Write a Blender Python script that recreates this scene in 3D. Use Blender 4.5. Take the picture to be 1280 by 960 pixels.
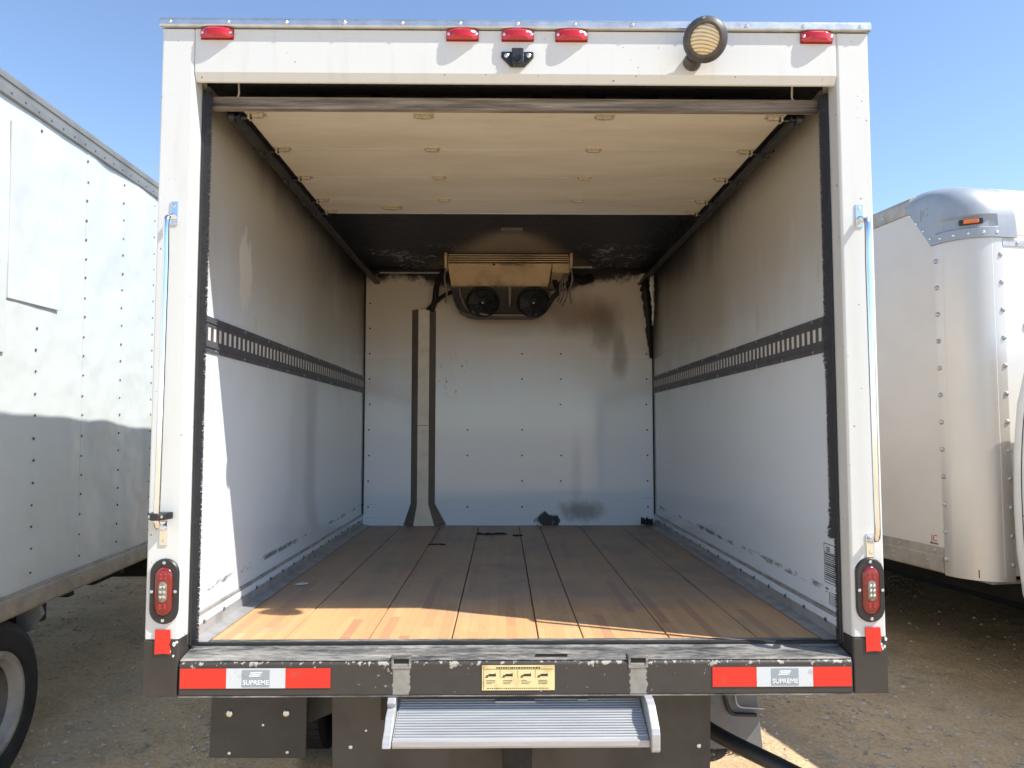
import bpy, bmesh, math, random
from mathutils import Vector, Matrix
random.seed(7)
for o in list(bpy.data.objects):
    bpy.data.objects.remove(o)
SC = bpy.context.scene
COL = SC.collection

# ------------------------------------------------------------------ camera, sky, sun, exposure
cam_d = bpy.data.cameras.new('camera')
cam = bpy.data.objects.new('camera', cam_d)
COL.objects.link(cam)
cam_d.sensor_width = 36.0
cam_d.lens = 36.0 * 920 / 1280
cam_d.clip_start = 0.05
cam_d.clip_end = 3000
cam.location = (-0.051, -2.47, 1.57)
cam.rotation_euler = (math.radians(90) + math.atan(57 / 920), 0, -math.atan(12 / 920))
SC.camera = cam

SUN_TO = Vector((2.5, -1.0, 3.25)).normalized()          # towards the sun
world = bpy.data.worlds.new('World')
SC.world = world
world.use_nodes = True
wn = world.node_tree
bg = wn.nodes['Background']
sky = wn.nodes.new('ShaderNodeTexSky')
sky.sky_type = 'NISHITA'
sky.sun_disc = False
sky.sun_elevation = math.asin(SUN_TO.z)
sky.sun_rotation = math.atan2(SUN_TO.x, SUN_TO.y)
sky.altitude = 1200
sky.air_density = 1.0
sky.dust_density = 0.35
sky.ozone_density = 1.5
wn.links.new(sky.outputs[0], bg.inputs[0])
bg.inputs[1].default_value = 0.11
sun_d = bpy.data.lights.new('sun', 'SUN')
sun_d.energy = 3.1
sun_d.angle = math.radians(0.5)
sun_d.color = (1.0, 0.95, 0.87)
sun = bpy.data.objects.new('sun', sun_d)
sun.rotation_euler = SUN_TO.to_track_quat('Z', 'Y').to_euler()
sun.location = SUN_TO * 30
COL.objects.link(sun)
SC.view_settings.view_transform = 'Standard'
SC.view_settings.look = 'None'
SC.view_settings.exposure = 1.3
SC.view_settings.gamma = 1.0
SC.view_settings.use_curve_mapping = False
SC.cycles.max_bounces = 10
SC.cycles.diffuse_bounces = 6
SC.cycles.glossy_bounces = 5
SC.cycles.use_denoising = True

# ------------------------------------------------------------------ material helpers
def lin(r, g, b):
    def c(u):
        u /= 255.0
        return u / 12.92 if u <= 0.04045 else ((u + 0.055) / 1.055) ** 2.4
    return (c(r), c(g), c(b), 1.0)

class NT:
    """small wrapper round a material's node tree"""
    def __init__(self, name):
        self.m = bpy.data.materials.new(name)
        self.m.use_nodes = True
        self.t = self.m.node_tree
        self.b = self.t.nodes['Principled BSDF']
        self._co = None
    def node(self, typ, **kw):
        n = self.t.nodes.new(typ)
        for k, v in kw.items():
            setattr(n, k, v)
        return n
    def put(self, sock, v):
        if hasattr(v, 'is_output'):
            self.t.links.new(v, sock)
        elif isinstance(v, (tuple, list)) and len(v) == 3 and sock.type == 'RGBA':
            sock.default_value = (*v, 1.0)
        else:
            sock.default_value = v
    @property
    def co(self):
        if self._co is None:
            self._co = self.node('ShaderNodeTexCoord').outputs['Object']
        return self._co
    def xyz(self, v=None):
        n = self.node('ShaderNodeSeparateXYZ')
        self.put(n.inputs[0], v or self.co)
        return n.outputs
    def comb(self, x, y, z):
        n = self.node('ShaderNodeCombineXYZ')
        for s, v in zip(n.inputs, (x, y, z)):
            self.put(s, v)
        return n.outputs[0]
    def math(self, op, a, b=0.0, clamp=False):
        n = self.node('ShaderNodeMath', operation=op)
        n.use_clamp = clamp
        self.put(n.inputs[0], a)
        self.put(n.inputs[1], b)
        return n.outputs[0]
    def step(self, v, lo, hi):
        n = self.node('ShaderNodeMapRange', interpolation_type='SMOOTHSTEP')
        for i, x in enumerate((v, lo, hi)):
            self.put(n.inputs[i], x)
        return n.outputs[0]
    def noise(self, scale=5.0, detail=4.0, rough=0.55, vec=None, stretch=None, dist=0.0):
        v = vec or self.co
        if stretch:
            mp = self.node('ShaderNodeMapping')
            self.put(mp.inputs[0], v)
            mp.inputs['Scale'].default_value = stretch
            v = mp.outputs[0]
        n = self.node('ShaderNodeTexNoise')
        self.put(n.inputs['Vector'], v)
        n.inputs['Scale'].default_value = scale
        n.inputs['Detail'].default_value = detail
        n.inputs['Roughness'].default_value = rough
        n.inputs['Distortion'].default_value = dist
        return n.outputs[0]
    def voro(self, scale, out='Color', vec=None):
        n = self.node('ShaderNodeTexVoronoi')
        self.put(n.inputs['Vector'], vec or self.co)
        n.inputs['Scale'].default_value = scale
        return n.outputs[out]
    def white(self, vec):
        n = self.node('ShaderNodeTexWhiteNoise', noise_dimensions='3D')
        self.put(n.inputs[0], vec)
        return n.outputs[0]
    def mix(self, f, a, b, mode='MIX'):
        n = self.node('ShaderNodeMix', data_type='RGBA', blend_type=mode)
        self.put(n.inputs[0], f)
        self.put(n.inputs[6], a)
        self.put(n.inputs[7], b)
        return n.outputs[2]
    def ramp(self, f, stops, const=False):
        n = self.node('ShaderNodeValToRGB')
        if const:
            n.color_ramp.interpolation = 'CONSTANT'
        el = n.color_ramp.elements
        while len(el) < len(stops):
            el.new(0.5)
        for e, (p, c) in zip(el, stops):
            e.position = p
            e.color = c if len(c) == 4 else (*c, 1.0)
        self.put(n.inputs[0], f)
        return n.outputs[0]
    def bump(self, h, strength=0.2, dist=0.01):
        n = self.node('ShaderNodeBump')
        n.inputs['Strength'].default_value = strength
        n.inputs['Distance'].default_value = dist
        self.put(n.inputs['Height'], h)
        self.put(self.b.inputs['Normal'], n.outputs[0])
    def set(self, **kw):
        names = dict(base='Base Color', rough='Roughness', metal='Metallic', spec='Specular IOR Level',
                     coat='Coat Weight', trans='Transmission Weight', ior='IOR', alpha='Alpha',
                     sheen='Sheen Weight', emis='Emission Color', emiss='Emission Strength')
        for k, v in kw.items():
            self.put(self.b.inputs[names[k]], v)
        return self

M = {}
def simple(name, base, rough=0.5, metal=0.0, var=0.10, scale=14.0, bump=0.0, bscale=60.0, **kw):
    """plain material with a little uneven wear"""
    t = NT(name)
    c = base if len(base) == 4 else (*base, 1.0)
    dark = tuple(x * (1 - var * 2.2) for x in c[:3]) + (1.0,)
    n = t.noise(scale, 5.0, 0.6)
    t.set(base=t.mix(t.step(n, 0.35, 0.75), c, dark), metal=metal, **kw)
    r = t.math('ADD', t.math('MULTIPLY', t.noise(scale * 1.7, 3.0), 0.18), rough - 0.09)
    t.set(rough=r)
    if bump:
        t.bump(t.noise(bscale, 4.0), bump, 0.004)
    M[name] = t.m
    return t

simple('white_paint', lin(212, 210, 204), 0.34, var=0.035, scale=5.0)
simple('cream_liner', lin(190, 182, 164), 0.5, var=0.06)
simple('black_rubber', (0.018, 0.018, 0.018), 0.75, var=0.2, bump=0.15)
simple('black_plastic', (0.022, 0.022, 0.024), 0.42, var=0.12)
simple('black_metal', (0.028, 0.028, 0.029), 0.45, var=0.25, scale=9.0, bump=0.1)
simple('flap_rubber', (0.050, 0.050, 0.049), 0.6, var=0.14, scale=6)
simple('plate_paint', (0.055, 0.054, 0.053), 0.42, var=0.25, scale=5)
simple('chassis', (0.018, 0.017, 0.016), 0.8, var=0.2)
simple('aluminium', (0.62, 0.63, 0.64), 0.36, 0.9, var=0.10, scale=20)
simple('dull_aluminium', (0.50, 0.50, 0.50), 0.5, 0.55, var=0.16, scale=12)
simple('zinc', (0.48, 0.47, 0.44), 0.4, 0.8, var=0.15, scale=40)
simple('beige_metal', lin(186, 176, 156), 0.45, 0.3, var=0.2, scale=60)
simple('chrome', (0.80, 0.82, 0.85), 0.12, 1.0, var=0.03)
simple('track_steel', lin(96, 98, 104), 0.5, 0.3, var=0.12, scale=16)
simple('dark_track', (0.035, 0.035, 0.036), 0.38, 0.5, var=0.25)
simple('red_lens', (0.50, 0.010, 0.016), 0.14, var=0.05, coat=0.6)
simple('dark_red_lens', (0.20, 0.010, 0.012), 0.16, var=0.1, coat=0.6)
simple('clear_lens', (0.30, 0.27, 0.20), 0.12, 0.2, var=0.3, scale=120)
simple('amber_lens', (0.75, 0.16, 0.015), 0.2, var=0.05, coat=0.5)
simple('duct_cream', lin(222, 213, 198), 0.42, var=0.06)
simple('duct_taupe', lin(118, 108, 98), 0.38, 0.2, var=0.10)
simple('shroud_grey', lin(66, 60, 52), 0.45, var=0.2, scale=6)
simple('fan_black', (0.006, 0.006, 0.006), 0.6, var=0.1)
simple('paper', (0.72, 0.72, 0.70), 0.8, var=0.05)
simple('ink', (0.03, 0.03, 0.03), 0.7, var=0.0)
simple('white_ink', (0.85, 0.87, 0.88), 0.5, var=0.0)
simple('red_ink', (0.45, 0.02, 0.02), 0.6, var=0.0)
simple('silver_screw', (0.75, 0.75, 0.74), 0.28, 0.9, var=0.1, scale=80)
simple('cap_grey', lin(146, 154, 163), 0.46, var=0.06, scale=6)
simple('frp_cream', lin(200, 193, 184), 0.33, var=0.03, scale=2.5)
simple('cab_white', lin(224, 223, 220), 0.22, var=0.02, coat=0.5)
simple('dark_glass', (0.012, 0.014, 0.016), 0.06, var=0.0)
simple('tyre', (0.020, 0.020, 0.021), 0.8, var=0.35, scale=7, bump=0.2)
simple('rim_steel', lin(160, 156, 148), 0.6, 0.15, var=0.25, scale=5)
simple('wheel_disc', lin(112, 106, 98), 0.65, 0.1, var=0.3, scale=7)
simple('mud_grey', lin(118, 121, 124), 0.6, var=0.12, scale=8)
simple('charred', (0.012, 0.011, 0.011), 0.7, var=0.3, scale=40, bump=0.6, bscale=50)
simple('bristle', (0.035, 0.035, 0.042), 0.5, var=0.3, scale=200)
simple('leaf', (0.10, 0.14, 0.035), 0.6, var=0.25, scale=60)
simple('stone', lin(206, 192, 172), 0.9, var=0.26, scale=9.0)
simple('lamp_housing', (0.085, 0.078, 0.074), 0.5, var=0.2, scale=30)

# white paint of the rear frame: greyer grime, faint drips and a few chips
t = NT('frame_paint')
grime = t.math('MULTIPLY', t.step(t.noise(3.2, 5.0, 0.6, stretch=(7, 7, 0.7)), 0.5, 0.8), 0.16)
dust = t.math('MULTIPLY', t.step(t.noise(26.0, 5.0, 0.65), 0.55, 0.85), 0.12)
chip = t.step(t.noise(70.0, 2.0, 0.4), 0.735, 0.755)
c = t.mix(t.math('ADD', grime, dust), lin(207, 209, 206), lin(150, 138, 118))
c = t.mix(chip, c, lin(96, 92, 88))
t.set(base=c, rough=t.math('ADD', t.math('MULTIPLY', t.noise(9.0), 0.25), 0.20))
t.bump(t.noise(2.2, 2.0), 0.06, 0.02)
M['frame_paint'] = t.m

# black bumper paint, chipped to primer and bare metal along its top edge and round the sockets
t = NT('bumper_paint')
x, y, z = t.xyz()
hi = t.step(z, 0.778, 0.813)
nz = t.noise(46.0, 5.0, 0.62, stretch=(1.0, 1.0, 0.75))
chip = t.step(t.math('ADD', nz, t.math('MULTIPLY', hi, 0.235)), 0.70, 0.712)
clus = t.math('MULTIPLY', t.math('SUBTRACT', t.noise(5.5, 3.0, 0.6, stretch=(1, 0.01, 0.01)), 0.5), 0.55)
nz = t.math('ADD', nz, clus)
chip = t.step(t.math('ADD', nz, t.math('MULTIPLY', hi, 0.17)), 0.70, 0.712)
few = t.step(t.noise(30.0, 3.0, 0.5), 0.735, 0.745)
edge = t.math('MULTIPLY', t.math('SUBTRACT', t.noise(90.0, 3.0), 0.5), 0.022)
bx = [t.math('ABSOLUTE', t.math('SUBTRACT', t.math('ADD', x, edge), q)) for q in (-0.381, 0.396)]
bare = t.math('LESS_THAN', t.math('MINIMUM', bx[0], bx[1]), 0.027)
low = t.math('MULTIPLY', t.step(t.noise(24.0, 4.0), 0.62, 0.7), 0.5)
c = t.mix(t.noise(7.0, 6.0, 0.7), lin(50, 47, 45), lin(74, 70, 66))
c = t.mix(t.math('MAXIMUM', chip, few), c, lin(160, 154, 143))
c = t.mix(bare, c, t.mix(t.noise(40, 4.0), lin(120, 117, 110), lin(160, 156, 148)))
t.set(base=c, rough=0.5, spec=0.4)
t.bump(t.math('SUBTRACT', nz, chip), 0.12, 0.004)
M['bumper_paint'] = t.m

simple('foot_paint', lin(60, 56, 53), 0.5, var=0.14, scale=9)
# worn sill plate
t = NT('sill_metal')
n1 = t.noise(8.0, 6.0, 0.65, stretch=(0.5, 3.0, 3.0))
n2 = t.noise(60.0, 4.0, 0.6, stretch=(0.4, 1.5, 1.5))
c = t.ramp(t.math('ADD', t.math('MULTIPLY', n1, 0.7), t.math('MULTIPLY', n2, 0.35)),
           [(0.36, lin(52, 52, 54)), (0.46, lin(90, 90, 91)), (0.56, lin(134, 132, 128)), (0.70, lin(182, 178, 170))])
t.set(base=c, metal=0.25, rough=0.5)
t.bump(n2, 0.15, 0.003)
M['sill_metal'] = t.m

# interior liner: white FRP with a smoke stain that thickens towards the roof and the front
def liner(name, side):
    t = NT(name)
    x, y, z = t.xyz()
    streak = t.noise(2.6, 5.0, 0.6, stretch=(3.4, 3.4, 0.30))
    cloud = t.noise(1.6, 4.0, 0.6, dist=0.4)
    h = t.math('ADD', z, t.math('MULTIPLY', t.math('SUBTRACT', cloud, 0.5), 0.45))
    h = t.math('ADD', h, t.math('MULTIPLY', t.math('SUBTRACT', streak, 0.5), 0.16 if side == 'side' else 0.30))
    if side == 'side':
        h = t.math('ADD', h, t.math('MULTIPLY', y, 0.06))
        f1 = t.math('MULTIPLY', t.step(h, 1.65, 2.55), 0.86)
        c = t.mix(f1, lin(216, 227, 236), lin(170, 160, 141))
        f2 = t.math('MULTIPLY', t.step(t.math('ADD', h, t.math('MULTIPLY', y, 0.11)), 2.66, 3.20), 0.9)
        c = t.mix(f2, c, lin(44, 40, 36))
        cor = t.math('MULTIPLY', t.step(t.math('ADD', y, t.math('MULTIPLY', t.math('SUBTRACT', t.noise(6.0, 5.0, 0.65), 0.5), 0.5)), 2.8, 3.2), t.step(z, 1.9, 2.6))
        c = t.mix(t.math('MULTIPLY', cor, 0.75), c, lin(40, 37, 35))
        # smoke wiped or flaked away in a few upright tongues
        fl = t.noise(3.0, 3.0, 0.45, stretch=(2.6, 2.6, 0.75), dist=0.2)
        fl = t.math('MULTIPLY', t.step(fl, 0.665, 0.70), t.math('MULTIPLY', t.step(z, 1.95, 2.1), t.math('SUBTRACT', 1.0, t.step(z, 2.35, 2.5))))
        c = t.mix(t.math('MULTIPLY', fl, 0.75), c, lin(190, 187, 176))
        if True:
            yy = t.math('DIVIDE', t.math('SUBTRACT', y, 0.57), 0.075)
            zz = t.math('DIVIDE', t.math('SUBTRACT', z, 2.23), 0.17)
            dd = t.math('ADD', t.math('MULTIPLY', yy, yy), t.math('MULTIPLY', zz, zz))
            dd = t.math('ADD', dd, t.math('MULTIPLY', t.math('SUBTRACT', t.noise(11.0, 5.0, 0.6, stretch=(1, 2.2, 0.8)), 0.5), 2.6))
            m = t.math('MULTIPLY', t.step(dd, 1.0, 0.75), t.math('LESS_THAN', x, 0.0))
            c = t.mix(t.math('MULTIPLY', m, 0.7), c, lin(216, 214, 204))
        # scuffs along the lower liner
        s = t.math('MULTIPLY', t.step(z, 0.98, 0.99), t.math('SUBTRACT', 1.0, t.step(z, 1.0, 1.012)))
        sc = t.noise(3.0, 6.0, 0.7, stretch=(1, 1.4, 5))
        s = t.math('MULTIPLY', s, t.step(sc, 0.48, 0.60))
        c = t.mix(t.math('MULTIPLY', s, 0.8), c, lin(70, 73, 78))
        s2 = t.math('MULTIPLY', t.step(t.noise(5.0, 6.0, 0.7, stretch=(1, 0.6, 9)), 0.64, 0.70), t.math('SUBTRACT', 1.0, t.step(z, 0.95, 1.12)))
        c = t.mix(t.math('MULTIPLY', s2, 0.3), c, lin(92, 96, 100))
    else:
        f1 = t.math('MULTIPLY', t.step(h, 1.5, 2.55), 0.70)
        c = t.mix(f1, lin(216, 227, 238), lin(204, 181, 147))
        # brown scorch right of the cooling unit
        def blob(cx, cz, rx, rz, lo=1.0, hi=0.35, ns=5.0, na=1.3):
            a = t.math('DIVIDE', t.math('SUBTRACT', x, cx), rx)
            b = t.math('DIVIDE', t.math('SUBTRACT', z, cz), rz)
            d = t.math('SQRT', t.math('ADD', t.math('MULTIPLY', a, a), t.math('MULTIPLY', b, b)))
            d = t.math('ADD', d, t.math('MULTIPLY', t.math('SUBTRACT', t.noise(ns, 5.0, 0.62, stretch=(1.3, 1, 0.6)), 0.5), na))
            return t.step(d, lo, hi)
        c = t.mix(t.math('MULTIPLY', blob(0.60, 2.46, 0.42, 0.20, 1.15, 0.0, 3.0, 0.9), 0.80), c, lin(124, 92, 56))
        c = t.mix(t.math('MULTIPLY', blob(0.74, 2.36, 0.16, 0.26, 1.1, 0.2, 5.0, 1.5), 0.55), c, lin(86, 58, 34))
        c = t.mix(t.math('MULTIPLY', blob(0.86, 2.14, 0.07, 0.24, 1.1, 0.3, 6.0, 1.4), 0.5), c, lin(112, 84, 54))
        c = t.mix(t.math('MULTIPLY', blob(0.02, 2.40, 0.60, 0.13, 1.2, 0.2, 3.0, 0.8), 0.40), c, lin(110, 90, 64))
        c = t.mix(t.math('MULTIPLY', blob(0.55, 0.95, 0.20, 0.10, 1.1, 0.2, 7.0, 1.4), 0.62), c, lin(96, 88, 68))
        c = t.mix(t.math('MULTIPLY', blob(0.30, 0.875, 0.11, 0.075, 0.8, 0.55, 16.0, 1.9), 0.95), c, lin(18, 18, 18))
        c = t.mix(t.math('MULTIPLY', blob(0.52, 1.25, 0.06, 0.40, 1.1, 0.2, 3.0, 0.8), 0.20), c, lin(110, 116, 126))
        # soot along the roof line, ragged
        top = t.math('ADD', z, t.math('MULTIPLY', t.math('SUBTRACT', t.noise(6.0, 6.0, 0.7), 0.5), 0.30))
        top = t.math('ADD', top, t.math('MULTIPLY', t.step(t.math('ABSOLUTE', t.math('ADD', x, 0.02)), 0.75, 0.35), 0.10))
        c = t.mix(t.step(top, 2.715, 2.79), c, lin(24, 22, 23))
        # scratches left of centre
        m = t.math('MULTIPLY', blob(-0.43, 1.98, 0.16, 0.22), t.step(t.noise(26.0, 4.0, 0.6, stretch=(1.4, 1, 0.5)), 0.63, 0.66))
        c = t.mix(m, c, lin(60, 58, 56))
        s = t.step(t.noise(4.0, 6.0, 0.7, stretch=(0.8, 1, 26)), 0.63, 0.69)
        band = t.math('MULTIPLY', t.step(z, 0.88, 0.9), t.math('SUBTRACT', 1.0, t.step(z, 1.05, 1.1)))
        c = t.mix(t.math('MULTIPLY', t.math('MULTIPLY', s, band), 0.6), c, lin(74, 80, 92))
    spk = t.math('MULTIPLY', t.step(t.noise(85.0, 2.0, 0.5), 0.74, 0.77), 0.4)
    c = t.mix(spk, c, lin(70, 66, 60))
    t.set(base=c, rough=t.math('ADD', t.math('MULTIPLY', t.step(z, 1.6, 2.4), 0.26), 0.085), spec=0.55)
    t.bump(t.math('ADD', t.noise(1.3, 2.0), t.math('MULTIPLY', t.noise(140, 2.0), 0.004)), 0.02, 0.03)
    M[name] = t.m
liner('side_liner', 'side')
liner('front_liner', 'front')

# sooty ceiling with flaking foil and a cleaner fan of blown air above the cooling unit
t = NT('soot_ceiling')
x, y, z = t.xyz()
n = t.noise(30.0, 6.0, 0.7)
ax = t.math('ABSOLUTE', x)
zone = t.math('MULTIPLY', t.step(ax, 0.25, 0.5), t.step(ax, 1.1, 0.9))
fl = t.math('MULTIPLY', t.step(n, 0.53, 0.58), t.math('MULTIPLY', zone, t.math('MULTIPLY', t.step(y, 2.35, 2.6), t.step(t.noise(3.5, 3.0), 0.45, 0.58))))
w = t.math('MULTIPLY', t.math('SUBTRACT', y, 1.9), 0.52)
fan = t.step(t.math('SUBTRACT', t.math('ABSOLUTE', x), w), 0.10, -0.14)
fan = t.math('MULTIPLY', fan, t.step(y, 1.98, 2.25))
c = t.mix(t.noise(6.0, 5.0), lin(15, 17, 23), lin(38, 41, 52))
c = t.mix(t.math('MULTIPLY', fan, 0.8), c, lin(176, 158, 130))
c = t.mix(t.math('MULTIPLY', fl, 0.9), c, lin(206, 206, 214))
t.set(base=c, rough=0.42)
t.bump(t.math('ADD', n, t.noise(9.0, 5.0, 0.7)), 1.0, 0.02)
M['soot_ceiling'] = t.m

# roller door inner skin: smoke-tanned board
t = NT('door_board')
n = t.noise(2.4, 5.0, 0.6, stretch=(0.6, 2.4, 1))
c = t.mix(t.step(n, 0.35, 0.72), lin(204, 198, 184), lin(190, 182, 165))
c = t.mix(t.math('MULTIPLY', t.step(t.noise(18.0, 5.0, 0.6, stretch=(0.3, 3, 1)), 0.55, 0.75), 0.2), c, lin(130, 116, 94))
t.set(base=c, rough=0.5)
M['door_board'] = t.m
t = NT('weathered_bar')
n = t.noise(9.0, 6.0, 0.7, stretch=(0.35, 6, 7))
t.set(base=t.ramp(n, [(0.3, lin(60, 54, 50)), (0.48, lin(112, 104, 97)), (0.7, lin(158, 150, 140))]), rough=0.65)
t.bump(n, 0.3, 0.004)
M['weathered_bar'] = t.m

# laminated hardwood floor
t = NT('hardwood')
x, y, z = t.xyz()
sx = t.math('FLOOR', t.math('DIVIDE', x, 0.0345))
off = t.white(t.comb(sx, 3.0, 1.0))
by = t.math('FLOOR', t.math('DIVIDE', t.math('ADD', y, t.math('MULTIPLY', off, 1.3)), 0.62))
rnd = t.white(t.comb(sx, by, 7.0))
rnd2 = t.white(t.comb(sx, by, 13.0))
c = t.ramp(rnd, [(0.0, lin(200, 156, 110)), (0.35, lin(207, 164, 117)), (0.66, lin(213, 171, 124)), (0.90, lin(200, 154, 110)), (0.97, lin(186, 140, 106)), (1.0, lin(172, 128, 100))])
grain = t.noise(16.0, 8.0, 0.7, vec=t.comb(t.math('ADD', t.math('MULTIPLY', x, 9.0), t.math('MULTIPLY', rnd2, 40.0)), t.math('MULTIPLY', y, 0.6), rnd2))
c = t.mix(t.math('MULTIPLY', t.step(grain, 0.45, 0.8), 0.3), c, lin(160, 112, 72))
fx = t.math('ABSOLUTE', t.math('SUBTRACT', t.math('FRACT', t.math('DIVIDE', x, 0.0345)), 0.5))
seam = t.math('MULTIPLY', t.step(fx, 0.475, 0.495), 0.35)
c = t.mix(seam, c, lin(90, 60, 40))
grime = t.noise(2.2, 6.0, 0.65, dist=0.5)
soot_shade = t.math('MULTIPLY', t.step(y, 0.50, 0.85), 0.62)  # rear boards greyer: soot plus the shaded floor's tone put into the colour
g = t.math('ADD', t.math('MULTIPLY', t.step(grime, 0.45, 0.78), 0.5), soot_shade, True)
c = t.mix(g, c, lin(140, 134, 126))
scar = t.step(t.noise(7.0, 7.0, 0.75, stretch=(1.6, 0.35, 1), dist=0.3), 0.60, 0.72)
c = t.mix(t.math('MULTIPLY', scar, 0.45), c, lin(92, 80, 70))
blk = t.step(t.noise(11.0, 6.0, 0.7, stretch=(1, 0.6, 1)), 0.70, 0.76)
c = t.mix(t.math('MULTIPLY', blk, 0.6), c, lin(56, 48, 44))
scr = t.step(t.noise(22.0, 5.0, 0.6, stretch=(0.22, 2.2, 1)), 0.70, 0.73)
c = t.mix(t.math('MULTIPLY', scr, 0.4), c, lin(214, 186, 150))
t.set(base=c, rough=t.math('ADD', t.math('MULTIPLY', grime, 0.25), 0.38), spec=0.35)
t.bump(t.math('SUBTRACT', grain, seam), 0.18, 0.003)
M['hardwood'] = t.m

# retro-reflective tape with its honeycomb
def tape(name, col):
    t = NT(name)
    v = t.voro(260.0, 'Distance')
    c = t.mix(t.math('MULTIPLY', t.step(v, 0.3, 0.8), 0.22), col, tuple(q * 0.6 for q in col[:3]) + (1,))
    c = t.mix(t.math('MULTIPLY', t.step(t.noise(20, 5), 0.6, 0.75), 0.35), c, lin(120, 100, 90))
    t.set(base=c, rough=0.32, coat=0.25)
    M[name] = t.m
tape('tape_red', lin(216, 44, 34))
tape('tape_white', lin(204, 210, 214))
tape('tape_grey', lin(148, 160, 168))
t = NT('yellow_label')
c = t.mix(t.step(t.noise(18, 5), 0.45, 0.75), lin(226, 208, 152), lin(190, 168, 112))
t.set(base=c, rough=0.4)
M['yellow_label'] = t.m

# lamp glass with moulded ribs
t = NT('lamp_glass')
x, y, z = t.xyz()
wv = t.math('SINE', t.math('MULTIPLY', t.math('ADD', t.math('ADD', z, t.math('MULTIPLY', x, 0.30)), t.math('MULTIPLY', t.math('MULTIPLY', x, x), 5.0)), 520.0))
c = t.mix(t.math('ADD', t.math('MULTIPLY', t.step(wv, -0.9, -0.1), 0.75), t.math('MULTIPLY', t.noise(60, 3.0), 0.4)), lin(120, 104, 74), lin(222, 206, 168))
t.set(base=c, rough=0.15, coat=1.0)
t.bump(wv, 0.35, 0.003)
M['lamp_glass'] = t.m

# evaporator case, tanned by smoke
t = NT('evaporator_case')
x, y, z = t.xyz()
n = t.noise(4.0, 5.0, 0.6)
c = t.mix(t.step(n, 0.4, 0.75), lin(204, 176, 134), lin(146, 119, 86))
c = t.mix(t.math('MULTIPLY', t.step(t.noise(7.0, 6.0, 0.7, stretch=(1, 1, 0.5)), 0.52, 0.70), 0.6), c, lin(64, 54, 44))
c = t.mix(t.math('MULTIPLY', t.step(z, 2.66, 2.50), 0.55), c, lin(110, 98, 82))
t.set(base=c, rough=0.45)
M['evaporator_case'] = t.m

# ribbed step tread
t = NT('step_aluminium')
n = t.noise(30.0, 4.0, 0.6, stretch=(0.15, 2, 2))
t.set(base=t.mix(n, lin(150, 151, 153), lin(198, 199, 200)), metal=0.3, rough=0.42)
M['step_aluminium'] = t.m

# neighbour's riveted sheet: white paint, oil-canned and dusty
t = NT('riveted_sheet')
x, y, z = t.xyz()
n = t.noise(1.1, 3.0, 0.5)
c = t.mix(t.step(t.noise(2.0, 5.0, 0.6, stretch=(1, 1, 0.35)), 0.5, 0.85), lin(190, 196, 197), lin(170, 171, 168))
c = t.mix(t.math('MULTIPLY', t.step(t.noise(60, 4, 0.6), 0.70, 0.74), 0.6), c, lin(126, 116, 104))
t.set(base=c, rough=0.36, spec=0.4)
t.bump(t.math('ADD', n, t.math('MULTIPLY', t.noise(3.5, 2.0), 0.3)), 0.9, 0.06)
M['riveted_sheet'] = t.m
simple('dusty_rail', lin(168, 160, 148), 0.5, 0.25, var=0.14, scale=9)
simple('roof_rail', lin(142, 140, 134), 0.45, 0.5, var=0.12, scale=6)

# brushed stainless corner
t = NT('stainless')
n = t.noise(60.0, 4.0, 0.6, stretch=(1, 1, 0.02))
x, y, z = t.xyz()
c = t.mix(t.noise(2.0, 4.0), (0.62, 0.585, 0.54, 1), (0.52, 0.485, 0.44, 1))
t.set(base=c, metal=0.6, rough=t.math('ADD', t.math('MULTIPLY', n, 0.16), 0.34))
t.bump(t.noise(1.6, 2.0), 0.08, 0.03)
M['stainless'] = t.m

# yard dirt
t = NT('yard_dirt')
big = t.noise(0.9, 6.0, 0.62, dist=0.6)
mid = t.noise(3.2, 6.0, 0.65)
fine = t.noise(38.0, 6.0, 0.75)
c = t.ramp(big, [(0.36, lin(202, 178, 146)), (0.46, lin(228, 196, 152)), (0.60, lin(234, 202, 158)), (0.75, lin(214, 184, 144))])
c = t.mix(t.math('MULTIPLY', t.step(mid, 0.42, 0.7), 0.65), c, lin(196, 166, 128))
c = t.mix(t.math('MULTIPLY', t.step(fine, 0.45, 0.66), 0.5), c, lin(160, 137, 110))
dk = t.math('MULTIPLY', t.step(t.noise(9.0, 6.0, 0.7), 0.52, 0.68), t.step(t.noise(1.4, 3.0), 0.45, 0.62))
c = t.mix(t.math('MULTIPLY', dk, 0.7), c, lin(146, 136, 122))
sp = t.voro(75.0, 'Color')
spx = t.xyz(sp)[0]
c = t.mix(t.math('MULTIPLY', t.step(spx, 0.86, 0.90), 0.5), c, lin(216, 206, 190))
t.set(base=c, rough=0.95, spec=0.15)
t.bump(t.math('ADD', t.math('MULTIPLY', fine, 0.7), t.math('MULTIPLY', mid, 0.8)), 0.8, 0.03)
M['yard_dirt'] = t.m

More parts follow.
